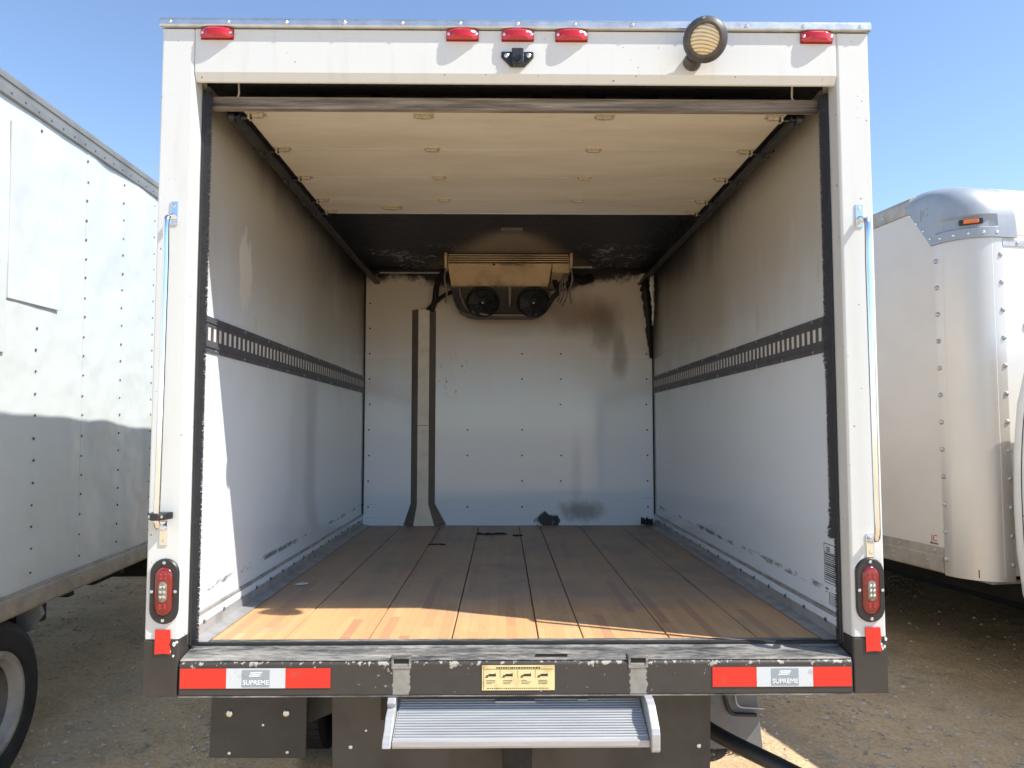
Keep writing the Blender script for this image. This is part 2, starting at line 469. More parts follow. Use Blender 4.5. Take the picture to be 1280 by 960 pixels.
# ------------------------------------------------------------------ mesh helpers
class MB:
    def __init__(self):
        self.v = []
        self.f = []
    def add(self, vs, fs):
        o = len(self.v)
        self.v += [tuple(p) for p in vs]
        self.f += [tuple(i + o for i in q) for q in fs]
        return self
    def box(self, x0, x1, y0, y1, z0, z1):
        vs = [(x, y, z) for x in (x0, x1) for y in (y0, y1) for z in (z0, z1)]
        return self.add(vs, [(0, 1, 3, 2), (4, 6, 7, 5), (0, 4, 5, 1), (2, 3, 7, 6), (0, 2, 6, 4), (1, 5, 7, 3)])
    def obox(self, c, ax, ay, az):
        """oriented box: centre and three half-extent vectors"""
        c, ax, ay, az = map(Vector, (c, ax, ay, az))
        vs = [c + ax * i + ay * j + az * k for i in (-1, 1) for j in (-1, 1) for k in (-1, 1)]
        return self.add(vs, [(0, 1, 3, 2), (4, 6, 7, 5), (0, 4, 5, 1), (2, 3, 7, 6), (0, 2, 6, 4), (1, 5, 7, 3)])
    def rings(self, rings, close=True, cap0=True, cap1=True):
        n = len(rings[0])
        vs = [p for r in rings for p in r]
        fs = []
        m = n if close else n - 1
        for k in range(len(rings) - 1):
            for i in range(m):
                a, b = k * n + i, k * n + (i + 1) % n
                fs.append((a, b, b + n, a + n))
        if cap0:
            fs.append(tuple(reversed(range(n))))
        if cap1:
            fs.append(tuple(range((len(rings) - 1) * n, len(rings) * n)))
        return self.add(vs, fs)
    def prism(self, pts, axis, a, b):
        def P(p, w):
            return {'x': (w, p[0], p[1]), 'y': (p[0], w, p[1]), 'z': (p[0], p[1], w)}[axis]
        return self.rings([[P(p, a) for p in pts], [P(p, b) for p in pts]])
    def cyl(self, p0, p1, r0, r1=None, n=12):
        p0, p1 = Vector(p0), Vector(p1)
        r1 = r0 if r1 is None else r1
        d = (p1 - p0).normalized()
        u = d.orthogonal().normalized()
        w = d.cross(u)
        ring = lambda p, r: [p + (u * math.cos(2 * math.pi * i / n) + w * math.sin(2 * math.pi * i / n)) * r for i in range(n)]
        return self.rings([ring(p0, r0), ring(p1, r1)])
    def lathe(self, p0, d, prof, n=24, cap0=True, cap1=True):
        """profile (radius, height along d)"""
        p0, d = Vector(p0), Vector(d).normalized()
        u = d.orthogonal().normalized()
        w = d.cross(u)
        return self.rings([[p0 + d * h + (u * math.cos(2 * math.pi * i / n) + w * math.sin(2 * math.pi * i / n)) * max(r, 1e-4) for i in range(n)] for r, h in prof], True, cap0, cap1)
    def tube(self, pts, r, n=10):
        pts = [Vector(p) for p in pts]
        rr = r if isinstance(r, (list, tuple)) else [r] * len(pts)
        rings = []
        u = None
        for i, p in enumerate(pts):
            d = (pts[min(i + 1, len(pts) - 1)] - pts[max(i - 1, 0)]).normalized()
            if u is None:
                u = d.orthogonal().normalized()
            else:
                u = (u - d * u.dot(d)).normalized()
            w = d.cross(u)
            rings.append([p + (u * math.cos(2 * math.pi * k / n) + w * math.sin(2 * math.pi * k / n)) * rr[i] for k in range(n)])
        return self.rings(rings)
    def mesh(self, name, m, smooth=None):
        me = bpy.data.meshes.new(name)
        me.from_pydata(self.v, [], self.f)
        bm = bmesh.new()
        bm.from_mesh(me)
        bmesh.ops.recalc_face_normals(bm, faces=bm.faces[:])
        bm.to_mesh(me)
        bm.free()
        if m:
            me.materials.append(M[m])
        if smooth:
            me.shade_smooth()
            me.set_sharp_from_angle(angle=math.radians(smooth))
        return me
    def build(self, name, m, parent=None, bevel=0.0, smooth=None, kind=None, loc=None, seg=2):
        o = bpy.data.objects.new(name, self.mesh(name, m, smooth))
        COL.objects.link(o)
        if parent is not None:
            o.parent = parent
        if loc:
            o.location = loc
        if bevel:
            b = o.modifiers.new('edge', 'BEVEL')
            b.width = bevel
            b.segments = seg
            b.limit_method = 'ANGLE'
            b.angle_limit = math.radians(40)
        if kind:
            o['kind'] = kind
        return o

def box(name, m, parent, x0, x1, y0, y1, z0, z1, bevel=0.003, **kw):
    return MB().box(x0, x1, y0, y1, z0, z1).build(name, m, parent, bevel, **kw)
def thing(name, label, cat, loc=(0, 0, 0), rot=(0, 0, 0), group=None):
    o = bpy.data.objects.new(name, None)
    COL.objects.link(o)
    o.empty_display_size = 0.2
    o.location = loc
    o.rotation_euler = rot
    o['label'] = label
    o['category'] = cat
    if group:
        o['group'] = group
    return o
def tag(o, label, cat, group=None):
    o['label'] = label
    o['category'] = cat
    if group:
        o['group'] = group
    return o
def copy_to(src, parent, loc=None, scale=None):
    c = src.copy()
    COL.objects.link(c)
    c.parent = parent
    if loc:
        c.location = loc
    if scale:
        c.scale = scale
    for ch in list(src.children):
        copy_to(ch, c)
    return c
def catmull(pts, k=6):
    pts = [Vector(p) for p in pts]
    out = []
    for i in range(len(pts) - 1):
        p0, p1, p2, p3 = pts[max(i - 1, 0)], pts[i], pts[i + 1], pts[min(i + 2, len(pts) - 1)]
        for j in range(k):
            s = j / k
            out.append(0.5 * ((2 * p1) + (p2 - p0) * s + (2 * p0 - 5 * p1 + 4 * p2 - p3) * s * s + (3 * p1 - p0 - 3 * p2 + p3) * s ** 3))
    return out + [pts[-1]]
def stadium(w, h, n=10):
    """upright rounded slot outline in (x, z)"""
    r = w / 2
    c = h / 2 - r
    pts = []
    for i in range(n + 1):
        a = math.pi * i / n
        pts.append((r * math.cos(a), c + r * math.sin(a)))
    for i in range(n + 1):
        a = math.pi + math.pi * i / n
        pts.append((r * math.cos(a), -c + r * math.sin(a)))
    return pts
def lettering(name, text, size, mw, m, parent, ext=0.0004, align='CENTER'):
    cu = bpy.data.curves.new(name, 'FONT')
    cu.body = text
    cu.size = size
    cu.extrude = ext
    cu.align_x = align
    cu.align_y = 'CENTER'
    o = bpy.data.objects.new(name, cu)
    COL.objects.link(o)
    dg = bpy.context.evaluated_depsgraph_get()
    me = bpy.data.meshes.new_from_object(o.evaluated_get(dg))
    bpy.data.objects.remove(o)
    me.transform(mw)
    me.materials.clear()
    me.materials.append(M[m])
    r = bpy.data.objects.new(name, me)
    COL.objects.link(r)
    r.parent = parent
    return r
FACE_REAR = Matrix(((1, 0, 0, 0), (0, 0, -1, 0), (0, 1, 0, 0), (0, 0, 0, 1)))     # text on a face looking along -y

# ------------------------------------------------------------------ ground
def ground():
    mb = MB()
    hgt = lambda x, y: 0.018 * math.sin(x * 1.3 + 0.4 * y) * math.sin(y * 0.9 + 0.7) + 0.008 * math.sin(x * 4.1 + 1.0) * math.sin(y * 3.3 + x) - 0.012
    xs = [-400, -120, -40, -16] + [-10 + i * 0.2 for i in range(101)] + [16, 40, 120, 400]
    ys = [-400, -120, -40, -12] + [-5 + i * 0.2 for i in range(101)] + [24, 60, 150, 400]
    vs = []
    for y in ys:
        for x in xs:
            near = abs(x) <= 10 and -5 <= y <= 15
            vs.append((x, y, hgt(x, y) if near else -0.012))
    n = len(xs)
    fs = [(j * n + i, j * n + i + 1, (j + 1) * n + i + 1, (j + 1) * n + i) for j in range(len(ys) - 1) for i in range(n - 1)]
    o = mb.add(vs, fs).build('ground', 'yard_dirt', smooth=60)
    o['kind'] = 'structure'
    return hgt
HGT = ground()

def gravel():
    mb = MB()
    rnd = random.Random(11)
    base = [(1, 0, 0), (-1, 0, 0), (0, 1, 0), (0, -1, 0), (0, 0, 1), (0, 0, -1)]
    fs = [(0, 2, 4), (2, 1, 4), (1, 3, 4), (3, 0, 4), (2, 0, 5), (1, 2, 5), (3, 1, 5), (0, 3, 5)]
    spots = []
    for k in range(60):                      # loose patches
        spots.append((rnd.uniform(-4.5, 4.5), rnd.uniform(-0.5, 6.5), rnd.uniform(0.12, 0.5)))
    spots += [(-1.75, 1.75, 0.35), (-1.55, 1.5, 0.3), (-1.45, 2.5, 0.4), (1.9, 1.3, 0.5), (2.2, 1.0, 0.4)]
    for k in range(13000):
        if rnd.random() < 0.8:
            sx, sy, sr = rnd.choice(spots)
            x, y = rnd.gauss(sx, sr), rnd.gauss(sy, sr)
        else:
            x, y = rnd.uniform(-5, 5), rnd.uniform(-1, 8)
        r = 0.004 + 0.013 * rnd.random() ** 3
        if k % 60 == 0:
            r = rnd.uniform(0.012, 0.020)
        a = rnd.random() * 6.3
        q = []
        for p in base:
            s = r * rnd.uniform(0.7, 1.3)
            px, py, pz = p[0] * s, p[1] * s, p[2] * s * 0.7
            q.append((x + px * math.cos(a) - py * math.sin(a), y + px * math.sin(a) + py * math.cos(a), HGT(x, y) + r * 0.25 + pz))
        mb.add(q, fs)
    o = mb.build('gravel', 'stone', kind='stuff')
    o['label'] = 'loose grey and tan gravel scattered over the dirt yard'
    o['category'] = 'gravel'
gravel()

# ------------------------------------------------------------------ the open box truck
T = thing('box_truck', 'white refrigerated box truck seen from behind with its roller door open', 'truck')
GROUP = 'box trucks parked side by side'
T['group'] = GROUP
FZ = 0.84          # load floor
CZ = 2.80          # ceiling
HW = 1.12          # half inner width
LEN = 3.21         # inner face of the front wall

# body shell
for s in (-1, 1):
    a, b = sorted((s * HW, s * 1.185))
    box('side_liner', 'side_liner', T, a, b, 0.16, LEN, 0.80, CZ + 0.02, 0)
    a, b = sorted((s * 1.188, s * 1.212))
    box('side_skin', 'white_paint', T, a, b, 0.152, 3.40, 0.72, 2.93)
front_wall = box('front_wall', 'front_liner', T, -HW - 0.06, HW + 0.06, LEN, LEN + 0.09, 0.80, CZ + 0.02, 0)
box('front_skin', 'white_paint', T, -1.21, 1.21, LEN + 0.095, 3.398, 0.72, 2.93)
box('ceiling', 'soot_ceiling', T, -HW - 0.06, HW + 0.06, 0.155, LEN + 0.09, CZ + 0.022, CZ + 0.06, 0)
roof = box('roof', 'white_paint', T, -1.212, 1.212, 0.152, 3.40, 2.933, 2.965)

# rear frame
for s in (-1, 1):
    pts = [(1.222, 0.004), (1.218, 0.0), (1.116, 0.0), (1.110, 0.006), (1.108, 0.065), (1.125, 0.07), (1.125, 0.15), (1.222, 0.15)]
    pts = [(s * p[0], p[1]) for p in pts]
    MB().prism(pts, 'z', 0.884, 2.949).build('corner_post', 'frame_paint', T, 0.0025)
    pts2 = [(1.224, -0.002), (1.112, -0.002), (1.109, 0.006), (1.107, 0.12), (1.224, 0.12)]
    pts2 = [(s * p[0], p[1]) for p in pts2]
    o = MB().prism(pts2, 'z', 0.702, 0.882).build('post_foot', 'foot_paint', T, 0.003)
hd = [(0.0, 2.949), (0.0, 2.796), (0.003, 2.791), (0.014, 2.769), (0.022, 2.767), (0.026, 2.772), (0.026, 2.86), (0.15, 2.86), (0.15, 2.949)]
MB().prism(hd, 'x', -1.109, 1.109).build('door_header', 'frame_paint', T, 0.002)
cp = [(0.06, 2.951), (-0.012, 2.951), (-0.016, 2.955), (-0.016, 2.972), (-0.008, 2.984), (0.03, 2.990), (0.16, 2.992), (0.16, 2.967), (0.06, 2.967)]
cap = MB().prism(cp, 'x', -1.228, 1.228).build('roof_cap', 'aluminium', T, 0.002)
mb = MB()
for i in range(13):
    x = -1.19 + i * 2.38 / 12
    mb.lathe((x, -0.016, 2.965), (0, -1, 0), [(0.006, 0), (0.006, 0.002), (0.003, 0.004)], 8)
mb.build('screws', 'silver_screw', cap, kind='stuff')

# bumper, sill and socket pockets
bump = MB().prism([(-0.004, 0.704), (-0.004, 0.804), (0.002, 0.811), (0.10, 0.811), (0.10, 0.704)], 'x', -1.105, 1.105).build('bumper', 'bumper_paint', T, 0.003)
sill = MB().prism([(0.001, 0.813), (0.001, 0.816), (0.010, 0.820), (0.080, 0.832), (0.095, 0.841), (0.155, 0.841), (0.155, 0.813)], 'x', -1.104, 1.104).build('sill', 'sill_metal', T, 0.002)
box('rubber_strip', 'black_rubber', sill, -1.10, 1.10, 0.088, 0.106, 0.838, 0.8475, 0.002)
for x in (-0.381, 0.396):
    po = MB()
    x0, x1, z0, z1 = x - 0.032, x + 0.032, 0.790, 0.828
    po.box(x0, x1, -0.006, 0.03, z1 - 0.007, z1).box(x0, x1, -0.006, 0.03, z0, z0 + 0.006)
    po.box(x0, x0 + 0.007, -0.006, 0.03, z0 + 0.006, z1 - 0.007).box(x1 - 0.007, x1, -0.006, 0.03, z0 + 0.006, z1 - 0.007)
    p = po.build('socket', 'sill_metal', bump)
    box('socket_hole', 'fan_black', bump, x0 + 0.006, x1 - 0.006, -0.003, 0.028, z0 + 0.005, z1 - 0.006, 0)
box('sill_slot', 'fan_black', sill, 0.06, 0.165, 0.012, 0.030, 0.8205, 0.8250, 0)
for s, x0, x1 in ((-1, -1.06, 1.10), ):
    MB().box(-1.105, 1.105, -0.006, 0.002, 0.700, 0.7035).build('bumper_lip', 'sill_metal', bump)

def reflective_tape(x0, xa, xb, x1, z0, z1, label):
    root = box('reflective_tape', 'tape_white', T, xa, xb, -0.0062, -0.0045, z0, z1, 0)
    root['label'] = label
    box('red_section', 'tape_red', root, x0, xa - 0.0006, -0.0062, -0.0045, z0, z1, 0)
    box('red_section', 'tape_red', root, xb + 0.0006, x1, -0.0062, -0.0045, z0, z1, 0)
    xm = (xa + xb) / 2
    box('print_block', 'tape_grey', root, xm - 0.045, xm + 0.045, -0.0068, -0.0063, z0 + 0.004, z1 - 0.004, 0)
    zm = (z0 + z1) / 2
    # the maker's flat S above its name
    s = MB()
    w, h, k = 0.019, 0.0032, 0.0055
    for i, (dx, ln) in enumerate(((0.003, w), (0.0, w), (-0.003, w))):
        zz = zm + 0.019 - i * k
        s.box(xm + dx - ln, xm + dx + ln * 0.9, -0.0074, -0.0069, zz - h / 2, zz + h / 2)
    s.box(xm - 0.018, xm - 0.013, -0.0074, -0.0069, zm + 0.0135, zm + 0.019)
    s.box(xm + 0.010, xm + 0.015, -0.0074, -0.0069, zm + 0.008, zm + 0.0135)
    s.build('emblem', 'white_ink', root)
    lettering('lettering', 'SUPREME', 0.021, Matrix.Translation((xm, -0.0072, zm - 0.014)) @ FACE_REAR, 'white_ink', root)
reflective_tape(-1.100, -0.950, -0.758, -0.612, 0.729, 0.792, 'red and white reflective tape on the left of the bumper')
reflective_tape(0.640, 0.786, 0.972, 1.100, 0.727, 0.790, 'red and white reflective tape on the right of the bumper')

lab = box('warning_label', 'yellow_label', T, -0.117, 0.121, -0.0058, -0.0045, 0.719, 0.799, 0)
lab['label'] = 'small yellow printed label in the middle of the bumper'
pr = MB()
rnd = random.Random(3)
def bar(x0, x1, z0, z1):
    pr.box(x0, x1, -0.0063, -0.0059, z0, z1)
bar(-0.112, 0.116, 0.7865, 0.7875)
bar(-0.112, -0.111, 0.722, 0.796)
x = -0.07
while x < 0.075:
    w = rnd.uniform(0.003, 0.008)
    bar(x, x + w, 0.789, 0.7935)
    x += w + 0.0022
for cx in (-0.085, -0.03, 0.03, 0.085):
    bar(cx - 0.018, cx + 0.014, 0.764, 0.768)
    bar(cx - 0.010, cx + 0.010, 0.768, 0.7715)
    bar(cx - 0.022, cx - 0.012, 0.760, 0.763)
    bar(cx + 0.010, cx + 0.013, 0.766, 0.774)
    for k in range(3):
        bar(cx - 0.018, cx - 0.018 + rnd.uniform(0.018, 0.034), 0.750 - k * 0.005, 0.7512 - k * 0.005)
for cx in (-0.058, 0.0, 0.057):
    bar(cx, cx + 0.0008, 0.757, 0.786)
x = -0.1
while x < 0.1:
    w = rnd.uniform(0.002, 0.006)
    bar(x, x + w, 0.7245, 0.7268)
    x += w + 0.0025
pr.build('print', 'ink', lab)

# clearance lamps along the header
ring = []
me_mb = MB()
prof = []
N = 14
for i in range(N + 1):
    u = -1 + 2 * i / N
    x = 0.054 * u
    d = 0.009 + 0.017 * (max(0.0, 1 - (u / 0.78) ** 2) ** 0.5 if abs(u) < 0.78 else 0.0)
    hh = 0.0165 if abs(u) < 0.86 else 0.0135
    prof.append([(x, 0, -hh), (x, -d * 0.8, -hh), (x, -d, -hh * 0.7), (x, -d, hh * 0.55), (x, -d * 0.7, hh), (x, 0, hh)])
me_mb.rings(prof)
lens_mesh = me_mb.mesh('marker_lens', 'red_lens', 40)
screw_mesh = MB().lathe((0, 0, 0), (0, -1, 0), [(0.0055, 0), (0.0055, 0.002), (0.003, 0.0035)], 10).mesh('screw', 'silver_screw', 40)
def link(name, me, parent, loc=(0, 0, 0), rot=None):
    o = bpy.data.objects.new(name, me)
    COL.objects.link(o)
    o.parent = parent
    o.location = loc
    if rot:
        o.rotation_euler = rot
    return o
for x in (-1.033, -0.190, 0.001, 0.187, 1.040):
    b = box('marker_light', 'dark_red_lens', T, x - 0.056, x + 0.056, -0.003, 0.0, 2.909, 2.947, 0.001)
    link('lens', lens_mesh, b, (x, -0.003, 2.929))
    for s in (-1, 1):
        link('screw', screw_mesh, b, (x + s * 0.047, -0.0125, 2.929))

# reversing camera
b = MB().prism([(-0.056, 2.872), (0.056, 2.872), (0.056, 2.852), (0.024, 2.818), (-0.024, 2.818), (-0.056, 2.852)], 'y', -0.008, 0.0).build('reversing_camera', 'black_plastic', T, 0.003)
MB().prism([(-0.020, 2.872), (0.021, 2.872), (0.021, 2.824), (0.014, 2.816), (-0.013, 2.816), (-0.020, 2.824)], 'y', -0.034, -0.0085).build('camera_body', 'black_plastic', b, 0.003)
MB().lathe((0.0, -0.034, 2.838), (0, -1, 0), [(0.012, 0), (0.012, 0.004), (0.008, 0.003), (0.001, 0.0025)], 20).build('camera_lens', 'dark_glass', b, smooth=40)
for s in (-1, 1):
    link('screw', screw_mesh, b, (s * 0.038, -0.008, 2.856), None).scale = (1.5, 1.5, 1.5)

# work lamp on the header
ctr = Vector((0.628, -0.088, 2.874))
axis = Vector((-0.30, -0.86, -0.42)).normalized()
wl = MB().lathe(ctr, axis, [(0.02, -0.058), (0.045, -0.052), (0.062, -0.036), (0.070, -0.012), (0.073, 0.0), (0.073, 0.010), (0.068, 0.020), (0.056, 0.029), (0.050, 0.028), (0.046, 0.020)], 32).build('work_lamp', 'lamp_housing', T, smooth=35)
wl['label'] = 'round black adjustable work lamp on the header'
lg = MB().lathe((0, 0, 0), (0, -1, 0), [(0.049, 0.0), (0.047, 0.003), (0.036, 0.007), (0.02, 0.010), (0.001, 0.011)], 28, False, True).build('lamp_lens', 'lamp_glass', wl, smooth=50)
lg.location = ctr + axis * 0.022
lg.rotation_euler = (-axis).to_track_quat('Y', 'Z').to_euler()
MB().lathe((0.605, 0.0, 2.838), (0.0, -1, 0.15), [(0.031, 0), (0.031, 0.012), (0.026, 0.030), (0.016, 0.036)], 24).build('lamp_mount', 'lamp_housing', wl, smooth=35)
MB().tube(catmull([(0.605, -0.03, 2.842), (0.612, -0.052, 2.850), ctr - axis * 0.045]), 0.011, 12).build('swivel', 'zinc', wl, smooth=40)
u = axis.cross(Vector((0, 0, 1))).normalized()
w = u.cross(axis).normalized()
MB().lathe(ctr + w * 0.064 + axis * 0.012, axis, [(0.006, 0), (0.006, 0.010), (0.003, 0.011)], 10).build('clamp_screw', 'zinc', wl)

# tail lights
diode_mesh = MB().lathe((0, 0, 0), (0, -1, 0), [(0.0048, 0), (0.0048, 0.001), (0.002, 0.003)], 8).mesh('diode', 'silver_screw')
red_diode_mesh = MB().lathe((0, 0, 0), (0, -1, 0), [(0.004, 0), (0.004, 0.001), (0.002, 0.0022)], 8).mesh('red_diode', 'red_lens')
def tail_light(x, z, label):
    o1, o2 = stadium(0.094, 0.212), stadium(0.086, 0.204)
    i1 = stadium(0.060, 0.160)
    R = lambda pts, y: [(x + p[0], y, z + p[1]) for p in pts]
    root = MB().rings([R(o1, 0.0), R(o1, -0.006), R(o2, -0.011), R(i1, -0.011), R(i1, -0.002)], True, True, False).build('tail_light', 'black_plastic', T, smooth=35)
    root['label'] = label
    l1, l2, l3 = stadium(0.059, 0.159), stadium(0.052, 0.150), stadium(0.036, 0.13)
    MB().rings([R(l1, -0.003), R(l1, -0.010), R(l2, -0.015), R(l3, -0.017)]).build('red_lens', 'dark_red_lens', root, smooth=50)
    c1, c2 = stadium(0.027, 0.066), stadium(0.021, 0.058)
    MB().rings([R(c1, -0.0165), R(c1, -0.0185), R(c2, -0.0205)]).build('clear_lens', 'clear_lens', root, smooth=50)
    for i in range(3):
        for j in (-1, 1):
            link('diode', diode_mesh, root, (x + j * 0.0055, -0.0205, z + (i - 1) * 0.016))
    for zz in (-0.052, -0.043, 0.043, 0.055):
        for j in (-1, 1):
            link('red_diode', red_diode_mesh, root, (x + j * 0.008, -0.017, z + zz))
    for dx, dz in ((0, 0.093), (0, -0.093), (0.0385, 0), (-0.0385, 0)):
        link('screw', screw_mesh, root, (x + dx, -0.011, z + dz))
tail_light(-1.159, 1.041, 'oval red tail light on the left post')
tail_light(1.170, 1.039, 'oval red tail light on the right post')

# small red reflectors low on the posts
rnd = random.Random(5)
for x, lb in ((-1.160, 'peeling red reflector low on the left post'), (1.176, 'peeling red reflector low on the right post')):
    pts = [(x - 0.025, 0.917), (x + 0.024, 0.917), (x + 0.026, 0.880), (x + 0.021, 0.868), (x + 0.026, 0.858), (x + 0.026, 0.838), (x + 0.004, 0.841), (x - 0.025, 0.838)]
    o = MB().prism(pts, 'y', -0.006, -0.003).build('post_reflector', 'tape_red', T)
    o['label'] = lb
    fl = MB()
    for k in range(5):
        cx, cz = x + (0.030 if x > 0 else 0.034) + rnd.uniform(-0.012, 0.012), 0.862 + rnd.uniform(-0.03, 0.02)
        r = rnd.uniform(0.003, 0.0065)
        fl.prism([(cx + r * math.cos(a) * rnd.uniform(0.6, 1.2), cz + r * 1.4 * math.sin(a) * rnd.uniform(0.6, 1.2)) for a in [i * 1.047 for i in range(6)]], 'y', -0.0045 - k * 0.0003, -0.0025)
    fl.build('tape_residue', 'paper', o)

# chrome grab rails
def grab_rail(s, xt, zt, xb, zb, label):
    y0 = -0.052
    pts = [(xt, -0.006, zt), (xt, -0.03, zt - 0.010), (xt + s * 0.002, y0, zt - 0.032)]
    k = 8
    for i in range(1, k):
        f = i / k
        pts.append((xt + (xb - xt) * f, y0, zt - 0.032 + (zb + 0.03 - zt + 0.032) * f))
    pts += [(xb, y0, zb + 0.03), (xb, -0.03, zb + 0.008), (xb, -0.006, zb)]
    root = MB().tube(catmull(pts, 4), 0.0105, 14).build('grab_rail', 'chrome', T, smooth=60)
    root['label'] = label
    for x, z, dz in ((xt, zt, 0.012), (xb, zb, -0.016)):
        pl = box('mount_plate', 'chrome', root, x - 0.013, x + 0.013, -0.004, 0.0, z + dz - 0.040, z + dz + 0.040, 0.002)
        for q in (-0.024, 0.024):
            link('bolt', screw_mesh, root, (x, -0.004, z + dz + q))
    return root
gl = grab_rail(-1, -1.163, 2.290, -1.168, 1.245, 'chrome grab rail on the left post')
cup = MB().prism([(-0.036, -0.008), (-0.028, -0.046), (-0.012, -0.070), (0.012, -0.070), (0.028, -0.046), (0.036, -0.008)], 'z', 1.277, 1.300)
cu = cup.build('rail_cup', 'black_plastic', gl, 0.004)
cu.location = (-1.170, 0.0, 0)
for q in (-0.018, 0.018):
    link('bolt', screw_mesh, gl, (-1.170 + q, -0.058, 1.289))
grab_rail(1, 1.172, 2.290, 1.176, 1.200, 'chrome grab rail on the right post')

# brush seals down both jambs
rnd = random.Random(21)
for s in (-1, 1):
    a, b = sorted((s * 1.118, s * 1.098))
    hold = box('brush_seal', 'black_plastic', T, a, b, 0.068, 0.082, 0.845, 2.766, 0.002)
    mb = MB()
    z = 0.846
    while z < 2.76:
        frayed = s > 0 and (z < 1.30 or 1.75 < z < 1.95)
        for layer in range(3):
            y = 0.071 + 0.004 * layer + rnd.uniform(-0.001, 0.001)
            ln = 0.022 + 0.003 * rnd.random()
            if s > 0 and z < 1.20:
                ln *= 0.25 + 0.2 * rnd.random()
            elif frayed:
                ln += 0.010 * rnd.random() * (0.5 + 0.5 * math.sin(z * 63))
            dz = rnd.gauss(0, 0.0016) - (0.006 * rnd.random() if frayed else 0.0)
            x = s * 1.100
            w = 0.0010
            tip = x - s * ln
            dy = rnd.gauss(0, 0.002)
            mb.add([(x, y, z - w), (x, y, z + w), (tip, y + dy, z + dz + w * 0.6), (tip, y + dy, z + dz - w * 0.6)], [(0, 1, 2, 3)])
        z += 0.0014
    mb.build('bristles', 'bristle', hold, kind='stuff')
    a, b = sorted((s * 1.0985, s * 1.084))
    box('brush_core', 'bristle', hold, a, b, 0.0735, 0.079, 1.21 if s > 0 else 0.846, 2.764, 0)
    # thin aluminium edge strip that holds the brush
    a, b = sorted((s * 1.1075, s * 1.1175))
    box('edge_strip', 'aluminium', hold, a, b, 0.0655, 0.0675, 0.850, 2.764, 0)

# load floor, each board on its own
floor = box('load_floor', 'charred', T, -HW, HW, 0.157, LEN, 0.790, 0.812, 0)
ed = [-1.075, -0.814, -0.518, -0.228, 0.076, 0.234, 0.537, 0.848, 1.075]
for a, b in zip(ed, ed[1:]):
    box('plank', 'hardwood', floor, a + 0.0025, b - 0.0025, 0.108, LEN - 0.004, 0.8135, FZ + random.uniform(-0.0008, 0.0008), 0.0015, seg=1)
for s in (-1, 1):
    pts = [(HW - 0.001, 0.93), (HW - 0.006, 0.926), (HW - 0.008, FZ + 0.010), (1.062, FZ + 0.0045), (1.062, FZ + 0.0025), (HW - 0.001, FZ + 0.0025)]
    tr = MB().prism([(s * p[0], p[1]) for p in pts], 'y', 0.108, LEN - 0.004).build('floor_trim', 'dull_aluminium', T)
    # lower liner strip with its own ledge and bolts
    a, b = sorted((s * (HW - 0.0005), s * (HW - 0.007)))
    ks = box('kick_strip', 'side_liner', T, a, b, 0.10, LEN - 0.003, 0.862, 0.915, 0.002)
    mb = MB()
    y = 0.21
    while y < LEN - 0.05:
        mb.lathe((s * (HW - 0.007), y, 0.889), (-s, 0, 0), [(0.008, 0), (0.008, 0.002), (0.005, 0.005)], 8)
        y += 0.188
    mb.build('bolts', 'track_steel', ks, kind='stuff')
    # strip between post and liner so the jamb is closed
    a, b = sorted((s * 1.121, s * 1.19))
    box('jamb_filler', 'side_liner', T, a, b, 0.0835, 0.1595, 0.845, CZ, 0)

# load-securing tracks
for s in (-1, 1):
    x0 = s * (HW - 0.002)
    X = lambda d: x0 - s * d
    ya, yb, z0, z1 = 0.162, LEN - 0.004, 1.850, 1.980
    zs0, zs1 = 1.893, 1.942
    mb = MB()
    def slab(y0, y1, za, zb, d0, d1):
        a, b = sorted((X(d0), X(d1)))
        mb.box(a, b, y0, y1, za, zb)
    slab(ya, yb, z0, z0 + 0.018, 0.0, 0.004)
    slab(ya, yb, z1 - 0.018, z1, 0.0, 0.004)
    slab(ya, yb, z0 + 0.018, z0 + 0.023, 0.0, 0.008)
    slab(ya, yb, z1 - 0.023, z1 - 0.018, 0.0, 0.008)
    slab(ya, yb, z0 + 0.023, zs0, 0.003, 0.0045)
    slab(ya, yb, zs1, z1 - 0.023, 0.003, 0.0045)
    y = ya
    pitch, bar_w = 0.0508, 0.024
    while y < yb - 0.02:
        slab(y, min(y + bar_w, yb), zs0, zs1, 0.0034, 0.0044)
        y += pitch
    tr = mb.build('cargo_track', 'track_steel', T)
    tr['label'] = 'grey slotted steel track along the %s interior wall' % ('left' if s < 0 else 'right')
    a, b = sorted((X(0.0005), X(0.0028)))
    box('track_backing', 'white_paint', tr, a, b, ya, yb, zs0 - 0.004, zs1 + 0.004, 0)
    mb = MB()
    y = ya + 0.1
    while y < yb:
        for zz in (z0 + 0.009, z1 - 0.009):
            mb.lathe((X(0.004), y, zz), (-s, 0, 0), [(0.006, 0), (0.006, 0.002), (0.003, 0.003)], 8)
        y += 0.305
    mb.build('rivets', 'silver_screw', tr, kind='stuff')

# rivets of the front wall
mb = MB()
for x in (-1.075, -0.32, 0.10, 0.40, 1.065):
    z = 0.98
    while z < 2.72:
        if not (abs(x) < 0.5 and z > 2.35) and random.random() > (0.0 if abs(x) > 1 else 0.3):
            mb.lathe((x + random.uniform(-0.003, 0.003), LEN, z), (0, -1, 0), [(0.0075, 0), (0.0075, 0.002), (0.004, 0.004)], 8)
        z += 0.196
mb.build('rivets', 'track_steel', front_wall, kind='stuff')
box('corner_bead', 'charred', T, -HW + 0.001, -HW + 0.010, LEN - 0.011, LEN - 0.001, 0.918, CZ, 0)
box('corner_bead', 'charred', T, HW - 0.010, HW - 0.001, LEN - 0.011, LEN - 0.001, 0.918, CZ, 0)

